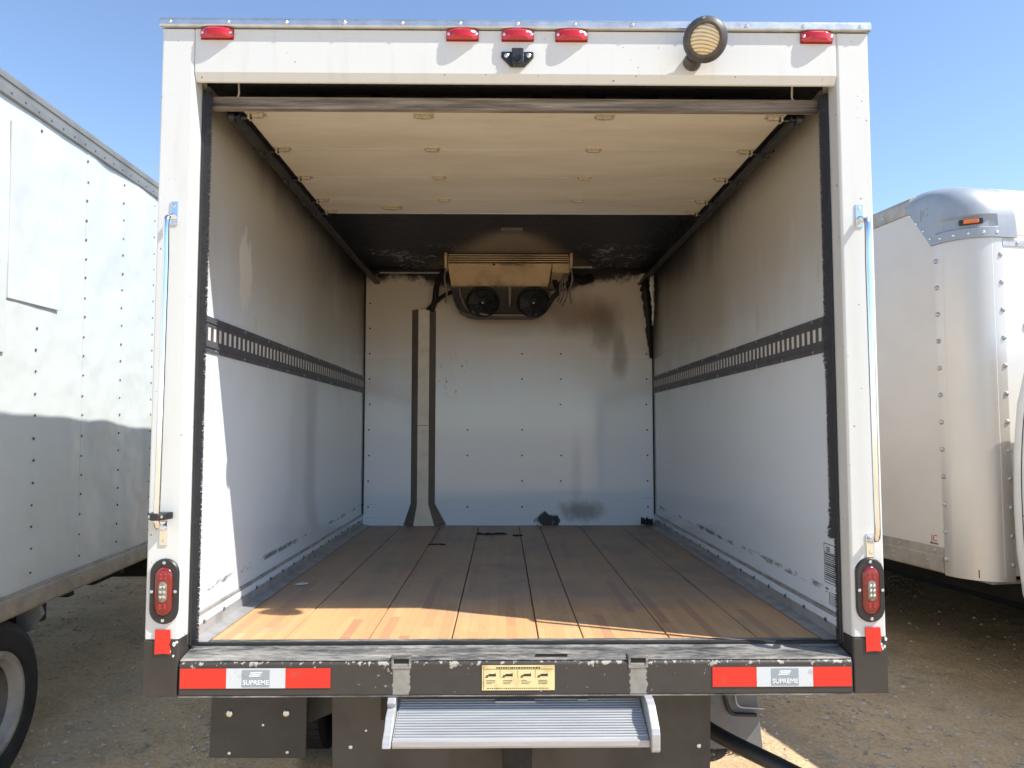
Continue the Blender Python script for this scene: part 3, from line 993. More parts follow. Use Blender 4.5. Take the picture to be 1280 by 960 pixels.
# drain duct cover on the front wall
y1 = LEN - 0.001
yd = LEN - 0.055
zt, zf, zb = 2.494, 1.005, FZ + 0.003
duct = bpy.data.objects.new('drain_duct', None)
COL.objects.link(duct)
duct.parent = T
up = [(-0.752, y1), (-0.697, yd), (-0.612, yd), (-0.567, y1)]
dn = [(-0.806, y1), (-0.724, yd), (-0.566, yd), (-0.478, y1)]
def duct_face(i, name, m):
    mb = MB()
    q = [up[i], up[i + 1]]
    r = [dn[i], dn[i + 1]]
    seq = [(q, zt), (q, zf), (r, zb)]
    vs = []
    for pr2, z in seq:
        for p in pr2:
            vs.append((p[0], p[1], z))
        for p in pr2:
            vs.append((p[0] * 0.995 + -0.655 * 0.005, min(p[1] + 0.004, y1), z))
    fs = []
    for k in range(2):
        o = k * 4
        fs += [(o, o + 1, o + 5, o + 4), (o + 3, o + 2, o + 6, o + 7)]
    fs += [(0, 2, 3, 1), (8, 9, 11, 10)]
    return mb.add(vs, fs).build(name, m, duct)
duct_face(0, 'duct_side', 'duct_taupe')
duct_face(2, 'duct_side', 'duct_taupe')
duct_face(1, 'duct_front', 'duct_cream')
MB().add([(up[0][0], y1, zt - 0.001), (up[1][0], yd, zt - 0.001), (up[2][0], yd, zt - 0.001), (up[3][0], y1, zt - 0.001)], [(0, 1, 2, 3)]).build('duct_top', 'duct_taupe', duct)
box('duct_joint', 'duct_taupe', duct, -0.698, -0.611, yd - 0.0015, yd, 1.60, 1.604, 0)

# roller door, rolled up under the roof
DZ = 2.715
door = bpy.data.objects.new('roller_door', None)
COL.objects.link(door)
door.parent = T
ye = [0.128, 0.477, 0.813, 1.140, 1.372]
for a, b in zip(ye, ye[1:]):
    box('door_panel', 'door_board', door, -0.985, 0.985, a + 0.0006, b - 0.0006, DZ, DZ + 0.036, 0.0012)
MB().box(-1.088, 1.088, 0.096, 0.126, DZ - 0.004, DZ + 0.040).build('bottom_bar', 'weathered_bar', door, 0.004)
box('panel_edge', 'aluminium', door, -0.985, 0.985, 1.3705, 1.376, DZ - 0.004, DZ + 0.036, 0)
hm = MB()
hm.box(-0.030, 0.030, -0.017, 0.017, -0.004, 0.0).box(-0.024, 0.024, -0.006, 0.006, -0.012, -0.004)
hm.box(-0.012, 0.012, 0.016, 0.030, -0.003, 0.0)
hinge_me = hm.mesh('hinge', 'beige_metal')
rm = MB()
rm.box(-0.032, 0.022, -0.016, 0.016, -0.004, 0.0).box(-0.024, 0.014, -0.008, 0.008, -0.014, -0.004)
rm.box(0.022, 0.028, -0.012, 0.012, -0.022, 0.0)
bracket_me = rm.mesh('roller_bracket', 'beige_metal')
roll_me = MB().cyl((0, 0, 0), (0.075, 0, 0), 0.005, n=8).cyl((0.060, 0, 0), (0.078, 0, 0), 0.018, n=14).mesh('roller', 'black_plastic', 40)
for k, y in enumerate((0.150, 0.477, 0.813, 1.140, 1.330)):
    if 0 < k < 4:
        for x in (-0.34, 0.322):
            link('hinge', hinge_me, door, (x, y, DZ))
    for s in (-1, 1):
        br = link('roller_bracket', bracket_me, door, (s * 0.945, y, DZ))
        br.scale = (s, 1, 1)
        ro = link('roller', roll_me, door, (s * 0.962, y, DZ - 0.016))
        ro.scale = (s, 1, 1)
link('hinge', hinge_me, door, (-0.62, 1.27, DZ)).scale = (1.7, 1.6, 1)
link('hinge', hinge_me, door, (-0.34, 0.155, DZ)).scale = (1.2, 1, 1)
link('hinge', hinge_me, door, (0.322, 0.155, DZ)).scale = (1.2, 1, 1)
for s in (-1, 1):
    X = lambda d: s * d
    prof = [(1.000, 2.694), (1.004, 2.692), (1.040, 2.694), (1.050, 2.704), (1.050, 2.742), (1.030, 2.746), (1.028, 2.740), (1.042, 2.736), (1.042, 2.702), (1.008, 2.700), (1.006, 2.708), (1.000, 2.708)]
    tr = MB().prism([(X(p[0]), p[1]) for p in prof], 'y', 0.135, LEN - 0.03).build('door_track', 'dark_track', T, 0.001)
    y = 0.5
    while y < 3.1:
        a, b = sorted((X(1.0505), X(1.075)))
        box('track_hanger', 'dark_track', tr, a, b, y, y + 0.014, 2.72, 2.765, 0.001)
        y += 0.62
    # lift cable at the end of the bottom bar
    MB().tube([(X(1.0), 0.11, DZ + 0.038), (X(0.998), 0.118, DZ + 0.06), (X(1.003), 0.125, CZ + 0.02)], 0.0035, 6).build('lift_cable', 'paper', door)
sp = MB()
sp.cyl((-1.08, 0.21, 2.79), (1.08, 0.21, 2.79), 0.016, n=12)
for i in range(9):
    x = -0.8 + i * 0.2
    sp.cyl((x - 0.07, 0.21, 2.79), (x + 0.06, 0.21, 2.79), 0.026, n=12)
sp.build('torsion_shaft', 'charred', door)

# ceiling lamp strip
box('ceiling_lamp', 'duct_taupe', T, -0.06, 0.075, 2.02, 2.11, CZ + 0.006, CZ + 0.0215, 0.002)

# cooling unit under the roof at the front
ev = MB().prism([(2.70, CZ - 0.002), (2.70, 2.752), (2.684, 2.746), (2.686, 2.728), (2.765, 2.606), (2.775, 2.600), (3.19, 2.600), (3.19, CZ - 0.002)], 'x', -0.440, 0.300).build('cooling_unit', 'evaporator_case', T, 0.006)
for vv in ev.data.vertices:
    if vv.co.z < 2.65:
        vv.co.x = -0.07 + (vv.co.x + 0.07) * 0.945
ev['label'] = 'smoke-stained cooling unit with two fans under the roof'
MB().prism([(2.70, CZ - 0.002), (2.70, 2.752), (2.684, 2.746), (2.686, 2.728), (2.72, 2.69), (2.86, 2.66), (3.19, 2.66), (3.19, CZ - 0.002)], 'x', 0.302, 0.425).build('end_case', 'evaporator_case', ev, 0.005)
shp = [(-0.425, 2.598), (-0.412, 2.52), (-0.375, 2.455), (-0.32, 2.424), (-0.25, 2.412), (0.17, 2.412), (0.225, 2.424), (0.265, 2.455), (0.285, 2.52), (0.290, 2.598)]
def shroud_y(z):
    return 2.80 + (2.598 - z) * 0.70
MB().rings([[(x, shroud_y(z), z) for x, z in shp], [(x, 3.15, z) for x, z in shp]]).build('fan_shroud', 'shroud_grey', ev, 0.008)
for i in range(4):
    z = 2.763 + i * 0.0155
    MB().obox((-0.008, 2.690, z), (0.425, 0, 0), (0, 0.010, 0.004), (0, -0.0010, 0.0028)).build('louver', 'evaporator_case', ev)
box('louver_recess', 'fan_black', ev, -0.43, 0.415, 2.696, 2.699, 2.754, CZ + 0.020, 0)
for s, x in ((-1, -0.452), (1, 0.436)):
    MB().prism([(2.670, CZ + 0.02), (2.660, 2.79), (2.672, 2.74), (2.70, 2.70), (2.74, 2.70), (2.74, CZ + 0.02)], 'x', x - 0.010, x + 0.010).build('end_bracket', 'evaporator_case', ev, 0.003)
    MB().tube(catmull([(x, 2.69, 2.71), (x + s * 0.012, 2.72, 2.64), (x - s * 0.004, 2.74, 2.56), (x + s * 0.006, 2.75, 2.47)]), 0.007, 8).build('edge_trim', 'duct_taupe', ev, smooth=50)
fd = Vector((0, -0.145, -0.10))        # slope of the fan face
nrm = Vector((0, -0.82, -0.57)).normalized()
for x in (-0.195, 0.176):
    c = Vector((x, shroud_y(2.507), 2.507)) + nrm * 0.012
    fr = MB().lathe(c, nrm, [(0.118, -0.03), (0.122, 0.012), (0.114, 0.018), (0.106, 0.012), (0.104, 0.004), (0.001, 0.002)], 32, True, True).build('fan', 'fan_black', ev, smooth=40)
    hub = MB().lathe(c, nrm, [(0.034, 0.001), (0.034, 0.010), (0.024, 0.014), (0.007, 0.015), (0.006, 0.017)], 20).build('fan_hub', 'fan_black', ev, smooth=40)
    link('hub_nut', screw_mesh, ev, c + nrm * 0.017, None).scale = (1.1, 1, 1.1)
    uu = nrm.orthogonal().normalized()
    ww = nrm.cross(uu)
    for k in range(5):
        a = k * 2 * math.pi / 5 + 0.4 * (x > 0)
        d = uu * math.cos(a) + ww * math.sin(a)
        e = nrm.cross(d)
        pa = c + d * 0.030 + nrm * 0.016
        pb = c + d * 0.100 + nrm * 0.016
        h1, h2 = e * 0.018 + nrm * 0.009, e * 0.042 + nrm * 0.012
        off = nrm * 0.0012
        MB().add([pa - h1, pa + h1, pb + h2, pb - h2, pa - h1 - off, pa + h1 - off, pb + h2 - off, pb - h2 - off],
                 [(0, 1, 2, 3), (7, 6, 5, 4), (0, 4, 5, 1), (1, 5, 6, 2), (2, 6, 7, 3), (3, 7, 4, 0)]).build('fan_blade', 'fan_black', ev)
MB().tube(catmull([(-0.36, 2.785, 2.60), (-0.352, 2.83, 2.53), (-0.31, 2.88, 2.46), (-0.22, 2.905, 2.420), (0.0, 2.915, 2.412), (0.2, 2.91, 2.416)]), 0.011, 8).build('shroud_rim', 'duct_taupe', ev, smooth=50)
MB().prism([(-0.012, 2.60), (0.014, 2.60), (0.010, 2.48), (-0.004, 2.45)], 'y', 2.78, 2.85).build('fan_divider', 'duct_taupe', ev, 0.003)
lettering('lettering', 'THERMO KING', 0.024, Matrix.Translation((0.01, 2.6830, 2.7365)) @ FACE_REAR, 'ink', ev)
MB().lathe((-0.112, 2.6830, 2.7365), (0, -1, 0), [(0.009, 0), (0.009, 0.0006), (0.006, 0.0006)], 14).build('emblem', 'ink', ev)
# burnt hoses and hangings round the unit
MB().tube(catmull([(-0.60, 3.16, 2.48), (-0.57, 3.14, 2.56), (-0.55, 3.08, 2.66), (-0.50, 3.0, 2.74), (-0.42, 2.98, 2.76)]), [0.022] * 25, 10).build('drain_hose', 'charred', ev, smooth=60)
MB().tube(catmull([(-0.63, 3.17, 2.49), (-0.52, 3.12, 2.58), (-0.44, 3.02, 2.60)]), 0.016, 10).build('drain_hose', 'charred', ev, smooth=60)
MB().tube(catmull([(0.34, 2.95, 2.64), (0.46, 2.98, 2.70), (0.56, 3.05, 2.70), (0.63, 3.12, 2.735)]), 0.034, 12).build('insulated_pipe', 'charred', ev, smooth=60)
MB().tube(catmull([(0.33, 2.86, 2.66), (0.36, 2.83, 2.58), (0.31, 2.84, 2.52), (0.28, 2.86, 2.47)]), 0.018, 10).build('burnt_cable', 'charred', ev, smooth=60)
for dx in (0.0, 0.018, 0.033):
    MB().tube(catmull([(0.43 - dx, 2.74, 2.70), (0.395 - dx, 2.73, 2.61), (0.41 - dx * 1.5, 2.74, 2.53), (0.375 - dx, 2.74, 2.45 + dx)]), 0.006, 8).build('loose_wire', 'duct_taupe', ev, smooth=60)
box('hanger_rod', 'dull_aluminium', ev, -0.98, -0.46, 3.05, 3.062, 2.752, 2.760, 0)
box('hanger_rod', 'dull_aluminium', ev, 0.446, 0.60, 2.80, 2.812, 2.742, 2.750, 0)
# scorched flap and insulation hanging in the right front corner
rnd = random.Random(9)
def rag(name, pts, w0, w1, m, th=0.006):
    mb = MB()
    P = catmull(pts, 7)
    rings = []
    for i, p in enumerate(P):
        f = i / (len(P) - 1)
        w = (w0 + (w1 - w0) * f) * rnd.uniform(0.7, 1.25)
        rings.append([p + Vector((-w, 0, 0)), p + Vector((0, -th * 2, 0)), p + Vector((w, th, 0)), p + Vector((0, th * 3, 0))])
    return mb.rings(rings).build(name, m, T)
rag('scorched_flap', [(1.07, 3.16, 2.76), (1.055, 3.13, 2.62), (1.075, 3.15, 2.45), (1.085, 3.17, 2.28), (1.100, 3.18, 2.12)], 0.050, 0.012, 'charred')
rag('torn_tape', [(1.085, 3.05, 2.74), (1.080, 3.03, 2.62), (1.092, 3.05, 2.50), (1.088, 3.06, 2.36)], 0.020, 0.006, 'paper', 0.003)
rag('torn_tape', [(1.03, 3.10, 2.765), (1.005, 3.08, 2.725), (0.985, 3.10, 2.70)], 0.024, 0.016, 'duct_cream', 0.004)
rag('torn_tape', [(-1.085, 3.15, 2.77), (-1.075, 3.14, 2.745)], 0.014, 0.006, 'paper', 0.004)

# printed notice on the right wall
dec = MB()
X0 = HW - 0.0012
def wl_bar(ya, yb, za, zb):
    dec.box(X0, HW - 0.0002, ya, yb, za, zb)
for (ya, yb, za, zb) in ((0.09, 0.225, 1.158, 1.160), (0.09, 0.225, 1.020, 1.022), (0.2235, 0.225, 1.020, 1.160), (0.09, 0.225, 1.128, 1.1295)):
    wl_bar(ya, yb, za, zb)
rnd = random.Random(4)
for i in range(13):
    z = 1.120 - i * 0.0075
    wl_bar(0.09, 0.220 - rnd.random() * 0.006, z, z + (0.0032 if i % 5 else 0.0050))
for i in range(3):
    wl_bar(0.178, 0.205, 1.145 - i * 0.006, 1.148 - i * 0.006)
for (ya, yb, za, zb) in ((0.09, 0.190, 0.988, 0.9895), (0.09, 0.190, 0.948, 0.9495), (0.1885, 0.190, 0.948, 0.9895)):
    wl_bar(ya, yb, za, zb)
for i in range(4):
    wl_bar(0.09, 0.186, 0.955 + i * 0.008, 0.957 + i * 0.008)
wl_bar(0.197, 0.222, 0.996, 1.001)
wl_bar(0.205, 0.222, 0.986, 0.988)
d = dec.build('printed_notice', 'ink', T)
d['label'] = 'black printed notice low on the right interior wall'

# folding aluminium step under the bumper
step = bpy.data.objects.new('folding_step', None)
COL.objects.link(step)
step.parent = T
step['label'] = 'ribbed aluminium step under the middle of the bumper'
def sy(f):       # along the tread from back to front edge
    return 0.06 - 0.165 * f, 0.672 - 0.076 * f
ya, za = sy(0)
yb, zb = sy(1)
MB().add([(-0.395, ya, za), (0.412, ya, za), (0.412, yb, zb), (-0.395, yb, zb), (-0.395, ya, za - 0.02), (0.412, ya, za - 0.02), (0.412, yb, zb - 0.02), (-0.395, yb, zb - 0.02)],
         [(0, 1, 2, 3), (7, 6, 5, 4), (0, 4, 5, 1), (1, 5, 6, 2), (2, 6, 7, 3), (3, 7, 4, 0)]).build('tread', 'step_aluminium', step, 0.002)
for i in range(15):
    f = 0.05 + 0.83 * i / 14
    y, z = sy(f)
    box('tread_rib', 'step_aluminium', step, -0.390, 0.407, y - 0.004, y + 0.004, z - 0.001, z + 0.0045, 0.0012, seg=1)
MB().prism([(yb - 0.004, zb + 0.004), (yb - 0.004, zb - 0.014), (yb + 0.006, zb - 0.014), (yb + 0.006, zb + 0.004)], 'x', -0.395, 0.412).build('front_edge', 'step_aluminium', step, 0.002)
MB().prism([(0.06, 0.698), (0.02, 0.702), (-0.03, 0.700), (-0.060, 0.690), (-0.125, 0.640), (-0.132, 0.625), (-0.130, 0.575), (-0.118, 0.566), (-0.05, 0.60), (0.06, 0.65)], 'x', 0.413, 0.440).build('side_arm', 'step_aluminium', step, 0.003)
MB().prism([(0.05, 0.702), (0.0, 0.700), (-0.025, 0.686), (-0.012, 0.668), (-0.05, 0.655), (-0.075, 0.625), (-0.115, 0.603), (-0.122, 0.582), (-0.06, 0.590), (0.05, 0.64)], 'x', -0.424, -0.397).build('side_arm', 'step_aluminium', step, 0.003)
box('latch', 'step_aluminium', step, -0.075, 0.06, 0.030, 0.044, 0.664, 0.672, 0.002)
box('latch', 'step_aluminium', step, 0.20, 0.235, 0.040, 0.048, 0.668, 0.674, 0.002)
box('hitch_hook', 'charred', step, -0.05, 0.045, -0.03, 0.12, 0.42, 0.555, 0.008)

# steel plate behind the step
rear_plate = MB().prism([(-0.640, 0.7), (0.676, 0.7), (0.668, 0.36), (-0.634, 0.36)], 'y', 0.142, 0.160).build('rear_plate', 'plate_paint', T, 0.004)
for x, z, k in ((-0.572, 0.480, 1.2), (0.630, 0.478, 1.3), (-0.520, 0.535, 0.7)):
    link('bolt', screw_mesh, rear_plate, (x, 0.142, z)).scale = (k, k, k)
box('plate_slot', 'fan_black', rear_plate, -0.470, -0.425, 0.138, 0.143, 0.57, 0.695, 0.006)
# mud flaps
def flap(name, pts, y, th, m, bolts, label):
    o = MB().prism(pts, 'y', y, y + th).build(name, m, T, 0.003)
    o['label'] = label
    for x, z, k in bolts:
        b = link('bolt', screw_mesh, o, (x, y, z))
        b.scale = (k, k, k)
    return o
flap('mud_flap', [(-1.150, 0.70), (-0.790, 0.70), (-0.792, 0.331), (-1.156, 0.334)], 0.40, 0.008, 'flap_rubber',
     [(-1.082, 0.498, 2.2), (-0.868, 0.498, 2.2), (-1.080, 0.352, 1.1), (-0.862, 0.354, 1.1), (-0.955, 0.455, 0.9)], 'square black mud flap on the left with two bright bolts')
flap('mud_flap', [(-0.815, 0.70), (-0.70, 0.70), (-0.70, 0.46), (-0.815, 0.415)], 0.52, 0.008, 'flap_rubber', [], 'black inner flap behind the left mud flap')
fr = flap('mud_flap', [(0.70, 0.70), (0.945, 0.70), (0.984, 0.308), (0.70, 0.306)], 0.52, 0.008, 'mud_grey', [], 'grey sunlit mud flap on the right')
MB().tube(catmull([(0.80, 0.508, 0.66), (0.835, 0.506, 0.50), (0.855, 0.505, 0.452), (0.90, 0.505, 0.445), (0.955, 0.505, 0.442)], 5), 0.008, 8).build('flap_bracket', 'black_metal', fr, smooth=60)
MB().tube(catmull([(0.862, 0.507, 0.66), (0.872, 0.506, 0.52), (0.885, 0.505, 0.478), (0.93, 0.505, 0.471), (0.985, 0.505, 0.468)], 5), 0.004, 8).build('flap_wire', 'dull_aluminium', fr, smooth=60)
MB().tube(catmull([(0.45, 0.9, 0.55), (0.60, 0.55, 0.50), (0.74, 0.36, 0.437), (0.92, 0.17, 0.395), (1.06, 0.04, 0.360)], 6), 0.029, 14).build('tail_pipe', 'black_metal', T, smooth=60)

# chassis, axle and twin rear wheels
for x in (-0.43, 0.43):
    box('chassis_rail', 'chassis', T, x - 0.035, x + 0.035, 0.17, 3.6, 0.46, 0.70, 0.004)
for y in (0.3, 0.9, 1.7, 2.4, 3.1):
    box('cross_member', 'chassis', T, -1.15, 1.15, y, y + 0.06, 0.715, 0.79, 0.003)
def wheel(parent, x, y, z, R, wd, rim_r, out, dish, lugs=8, name='wheel', tread_on=True):
    """tyre + rim, axle along x; 'out' is the side (+1 or -1) that faces outwards"""
    X = lambda d: (x + out * d, y, z)
    h = wd / 2
    root = MB().lathe((x, y, z), (out, 0, 0), [(rim_r, -h * 0.8), (rim_r + 0.03, -h), (R - 0.05, -h * 1.02), (R - 0.012, -h * 0.84), (R, -h * 0.6), (R, h * 0.6), (R - 0.012, h * 0.84), (R - 0.05, h * 1.02), (rim_r + 0.03, h), (rim_r, h * 0.8)], 56, False, False).build(name, 'tyre', parent, smooth=30)
    tread = MB()
    for k in range(56 if tread_on else 0):
        a = 2 * math.pi * k / 56
        for s in (-1, 1):
            c = Vector(X(s * h * 0.55)) + Vector((0, math.cos(a), math.sin(a))) * (R - 0.0048)
            tread.obox(c, (h * 0.28, 0, 0), Vector((0, -math.sin(a), math.cos(a))) * 0.018, Vector((0, math.cos(a), math.sin(a))) * 0.006)
    if tread_on:
        tread.build('tread_blocks', 'tyre', root, kind='stuff')
    r = rim_r
    MB().lathe((x, y, z), (out, 0, 0), [(r + 0.012, h * 0.80), (r + 0.014, h * 0.95), (r - 0.004, h * 0.97), (r - 0.018, h * 0.88), (r - 0.024, h * 0.70), (r - 0.030, h * 0.55)], 48, False, False).build('rim', 'rim_steel', root, smooth=35)
    MB().lathe((x, y, z), (out, 0, 0), [(r - 0.028, h * 0.56), (r - 0.040, h - dish), (r - 0.052, h - dish - 0.012), (r * 0.60, h - dish + 0.012), (r * 0.44, h - dish + 0.018), (r * 0.40, h - dish + 0.06), (0.02, h - dish + 0.065)], 48, False, True).build('wheel_disc', 'wheel_disc', root, smooth=30)
    for k in range(10):
        a = 2 * math.pi * (k + 0.5) / 10
        p = Vector(X(h - dish + 0.001)) + Vector((0, math.cos(a), math.sin(a))) * (r * 0.72)
        MB().cyl(p, p + Vector((out * 0.006, 0, 0)), 0.016, n=12).build('hand_hole', 'fan_black', root)
    for k in range(lugs):
        a = 2 * math.pi * k / lugs
        p = Vector(X(h - dish + 0.012)) + Vector((0, math.cos(a), math.sin(a))) * (r * 0.52)
        MB().cyl(p, p + Vector((out * 0.02, 0, 0)), 0.012, n=6).build('lug_nut', 'zinc', root)
    return root
for s in (-1, 1):
    wheel(T, s * 0.98, 1.35, 0.375, 0.375, 0.20, 0.215, s, 0.13)
    wheel(T, s * 0.74, 1.35, 0.375, 0.375, 0.20, 0.215, -s, 0.03)
MB().cyl((-0.9, 1.35, 0.375), (0.9, 1.35, 0.375), 0.05, n=14).lathe((0, 1.2, 0.375), (0, 1, 0), [(0.05, 0), (0.14, 0.05), (0.16, 0.15), (0.14, 0.25), (0.05, 0.3)], 18).build('rear_axle', 'chassis', T, smooth=40)
for x in (-0.55, 0.55):
    box('leaf_spring', 'chassis', T, x - 0.035, x + 0.035, 0.75, 1.95, 0.44, 0.49, 0.004)
box('fuel_tank', 'chassis', T, -0.35, 0.35, 0.55, 1.05, 0.38, 0.66, 0.03)

# ------------------------------------------------------------------ scraps lying on the load floor
o = MB().prism([(-1.02, 1.035), (-0.985, 1.03), (-0.965, 1.06), (-1.00, 1.075)], 'z', FZ + 0.007, FZ + 0.010).build('paper_scrap', 'paper')
tag(o, 'small white paper scrap on the floor beside the left wall', 'scrap')
def scrap(pts, z, h, label):
    rnd = random.Random(len(label))
    P = catmull(pts, 4)
    rings = []
    for i, p in enumerate(P):
        w = 0.016 * rnd.uniform(0.5, 1.3)
        rings.append([(p.x, p.y - w, z), (p.x, p.y, z + h * rnd.uniform(0.5, 1.2)), (p.x, p.y + w, z)])
    o = MB().rings(rings).build('rubber_scrap', 'charred')
    tag(o, label, 'scrap', 'burnt scraps on the load floor')
scrap([(-0.23, 2.72, 0), (-0.15, 2.70, 0), (-0.08, 2.73, 0), (-0.02, 2.715, 0)], FZ + 0.002, 0.012, 'longest black burnt scrap on the floor near the front wall')
scrap([(0.02, 2.64, 0), (0.06, 2.65, 0), (0.09, 2.64, 0)], FZ + 0.002, 0.008, 'tiny black burnt scrap right of the longest one on the floor')
scrap([(-0.52, 2.25, 0), (-0.46, 2.27, 0), (-0.41, 2.25, 0)], FZ + 0.002, 0.006, 'thin black burnt scrap on the floor in front of the duct foot')
scrap([(1.00, 3.15, 0), (1.04, 3.13, 0), (1.09, 3.15, 0)], FZ + 0.014, 0.05, 'black burnt lump in the right front corner of the floor')

# ------------------------------------------------------------------ riveted truck on the left
L = thing('box_truck', 'white riveted box truck on the left with sunlit upper side', 'truck', (-2.25, 1.53, 0.0), (math.radians(1.2), 0, math.radians(2.2)), GROUP)
BZ, TZ = 0.755, 3.145
seams = [-2.55 + 0.408 * i for i in range(24)]           # posts behind the sheet, along the truck's length
for i in range(0, len(seams) - 2, 2):
    a, b = seams[i], seams[i + 2]
    th = 0.002 if (i // 2) % 2 else 0.0
    nx, nz = 10, 18
    rnd = random.Random(40 + i)
    ph = [rnd.uniform(0, 6.28) for _ in range(6)]
    vs = []
    for layer in (0, 1):
        for k in range(nz + 1):
            for j in range(nx + 1):
                y = a + (b - a) * j / nx + (0.012 if j == nx else 0)
                z = BZ + 0.09 + (TZ - BZ - 0.185) * k / nz
                d = 0.008 * math.sin(j / nx * math.pi * 2 + ph[0]) * math.sin(z * 3.1 + ph[1]) + 0.005 * math.sin(z * 6.3 + ph[2]) * math.sin(j * 0.9 + ph[3])
                d *= abs(math.sin(math.pi * j / nx * 2)) 
                vs.append((d + th - 0.004 * layer - 0.001, y, z))
    n1 = (nx + 1) * (nz + 1)
    fs = []
    for k in range(nz):
        for j in range(nx):
            p = k * (nx + 1) + j
            fs.append((p, p + 1, p + nx + 2, p + nx + 1))
            fs.append((n1 + p, n1 + p + nx + 1, n1 + p + nx + 2, n1 + p + 1))
    rim = [j for j in range(nx + 1)] + [k * (nx + 1) + nx for k in range(1, nz + 1)] + [nz * (nx + 1) + j for j in range(nx - 1, -1, -1)] + [k * (nx + 1) for k in range(nz - 1, 0, -1)]
    for q in range(len(rim)):
        p, r = rim[q], rim[(q + 1) % len(rim)]
        fs.append((p, p + n1, r + n1, r))
    pn = MB().add(vs, fs).build('side_panel', 'riveted_sheet', L, smooth=50)
    mb = MB()
    for y in (a + 0.006, seams[i + 1]):
        z = BZ + 0.17
        while z < TZ - 0.15:
            q = rnd.uniform(0.75, 1.1)
            mb.lathe((th + 0.0005, y + rnd.uniform(-0.004, 0.004), z + rnd.uniform(-0.005, 0.005)), (1, 0, 0), [(0.0072 * q, 0), (0.0062 * q, 0.003), (0.003, 0.0045)], 8)
            z += 0.103
    mb.build('rivets', 'track_steel', pn, kind='stuff')
# patched sheet on one panel
pt = MB().box(0.001, 0.011, -0.745, -0.345, 2.16, 2.95).build('patch_sheet', 'riveted_sheet', L, 0.002)
box('patch_sheet', 'riveted_sheet', L, 0.001, 0.010, -1.42, -0.755, 1.92, 2.36, 0.002)
box('box_core', 'white_paint', L, -2.40, -0.035, -2.55, 6.42, BZ + 0.02, TZ - 0.02, 0)
ya, yb = -2.55, 6.425
tr = MB().prism([(-0.30, TZ + 0.012), (-0.03, TZ + 0.008), (0.008, TZ - 0.004), (0.016, TZ - 0.020), (0.016, TZ - 0.040), (0.010, TZ - 0.045), (0.010, TZ - 0.062), (0.014, TZ - 0.066), (0.014, TZ - 0.104), (0.002, TZ - 0.108), (-0.30, TZ - 0.108)], 'y', ya, yb).build('roof_rail', 'roof_rail', L, 0.001)
mb = MB()
y = ya + 0.05
while y < yb:
    mb.lathe((0.014, y, TZ - 0.085), (1, 0, 0), [(0.006, 0), (0.005, 0.003), (0.002, 0.004)], 8)
    y += 0.102
mb.build('rivets', 'track_steel', tr, kind='stuff')
MB().prism([(-2.40, TZ + 0.013), (-0.301, TZ + 0.013), (-0.301, TZ - 0.01), (-2.40, TZ - 0.01)], 'y', ya, yb).build('roof', 'white_paint', L)
br = MB().prism([(0.012, BZ + 0.105), (0.012, BZ + 0.088), (0.018, BZ + 0.084), (0.018, BZ + 0.014), (0.010, BZ), (-0.05, BZ), (-0.05, BZ + 0.105)], 'y', ya, yb).build('bottom_rail', 'dusty_rail', L, 0.001)
mb = MB()
y = ya + 0.03
while y < yb:
    mb.lathe((0.012, y, BZ + 0.097), (1, 0, 0), [(0.005, 0), (0.004, 0.003), (0.002, 0.004)], 8)
    y += 0.102
    if int(y * 9.8) % 4 == 0:
        mb.lathe((0.018, y, BZ + 0.05), (1, 0, 0), [(0.009, 0), (0.008, 0.004), (0.003, 0.006)], 8)
mb.build('rivets', 'dusty_rail', br, kind='stuff')
wheel(L, -0.128, -0.735, 0.390, 0.372, 0.24, 0.222, 1, 0.17, 8, tread_on=False)
wheel(L, -0.42, -0.735, 0.390, 0.372, 0.24, 0.222, -1, 0.04, 8, tread_on=False)
wheel(L, -2.27, -0.735, 0.390, 0.372, 0.24, 0.222, -1, 0.17, 8, tread_on=False)
wheel(L, -2.20, 5.6, 0.32, 0.395, 0.26, 0.228, -1, 0.06, 8, tread_on=False)
wheel(L, -0.20, 5.6, 0.32, 0.395, 0.26, 0.228, 1, 0.06, 8, tread_on=False)
for x in (-1.62, -0.78):
    box('chassis_rail', 'chassis', L, x - 0.04, x + 0.04, -2.5, 6.4, 0.50, 0.745, 0.004)
for i in range(12):
    y = -2.3 + i * 0.56
    box('cross_member', 'chassis', L, -2.36, -0.06, y, y + 0.05, 0.70, BZ + 0.015, 0.002)
MB().cyl((-2.2, -0.735, 0.390), (-0.2, -0.735, 0.390), 0.06, n=12).build('rear_axle', 'chassis', L)
box('fuel_tank', 'chassis', L, -0.74, -0.22, 1.3, 2.9, 0.50, 0.74, 0.06)
box('battery_box', 'chassis', L, -0.74, -0.45, 1.0, 1.4, 0.52, 0.73, 0.02)
box('flap_bracket', 'chassis', L, -0.36, -0.02, -0.37, -0.33, 0.66, 0.75, 0.004)
MB().prism([(-0.30, 0.76), (-0.02, 0.76), (0.0, 0.70), (-0.06, 0.62), (-0.28, 0.60)], 'y', -0.40, -0.375).build('wheel_guard', 'mud_grey', L, 0.004)
MB().prism([(-0.66, 0.86), (-0.44, 0.84), (-0.33, 0.76), (-0.29, 0.62), (-0.40, 0.66)], 'x', -0.15, -0.12).build('guard_arm', 'charred', L)

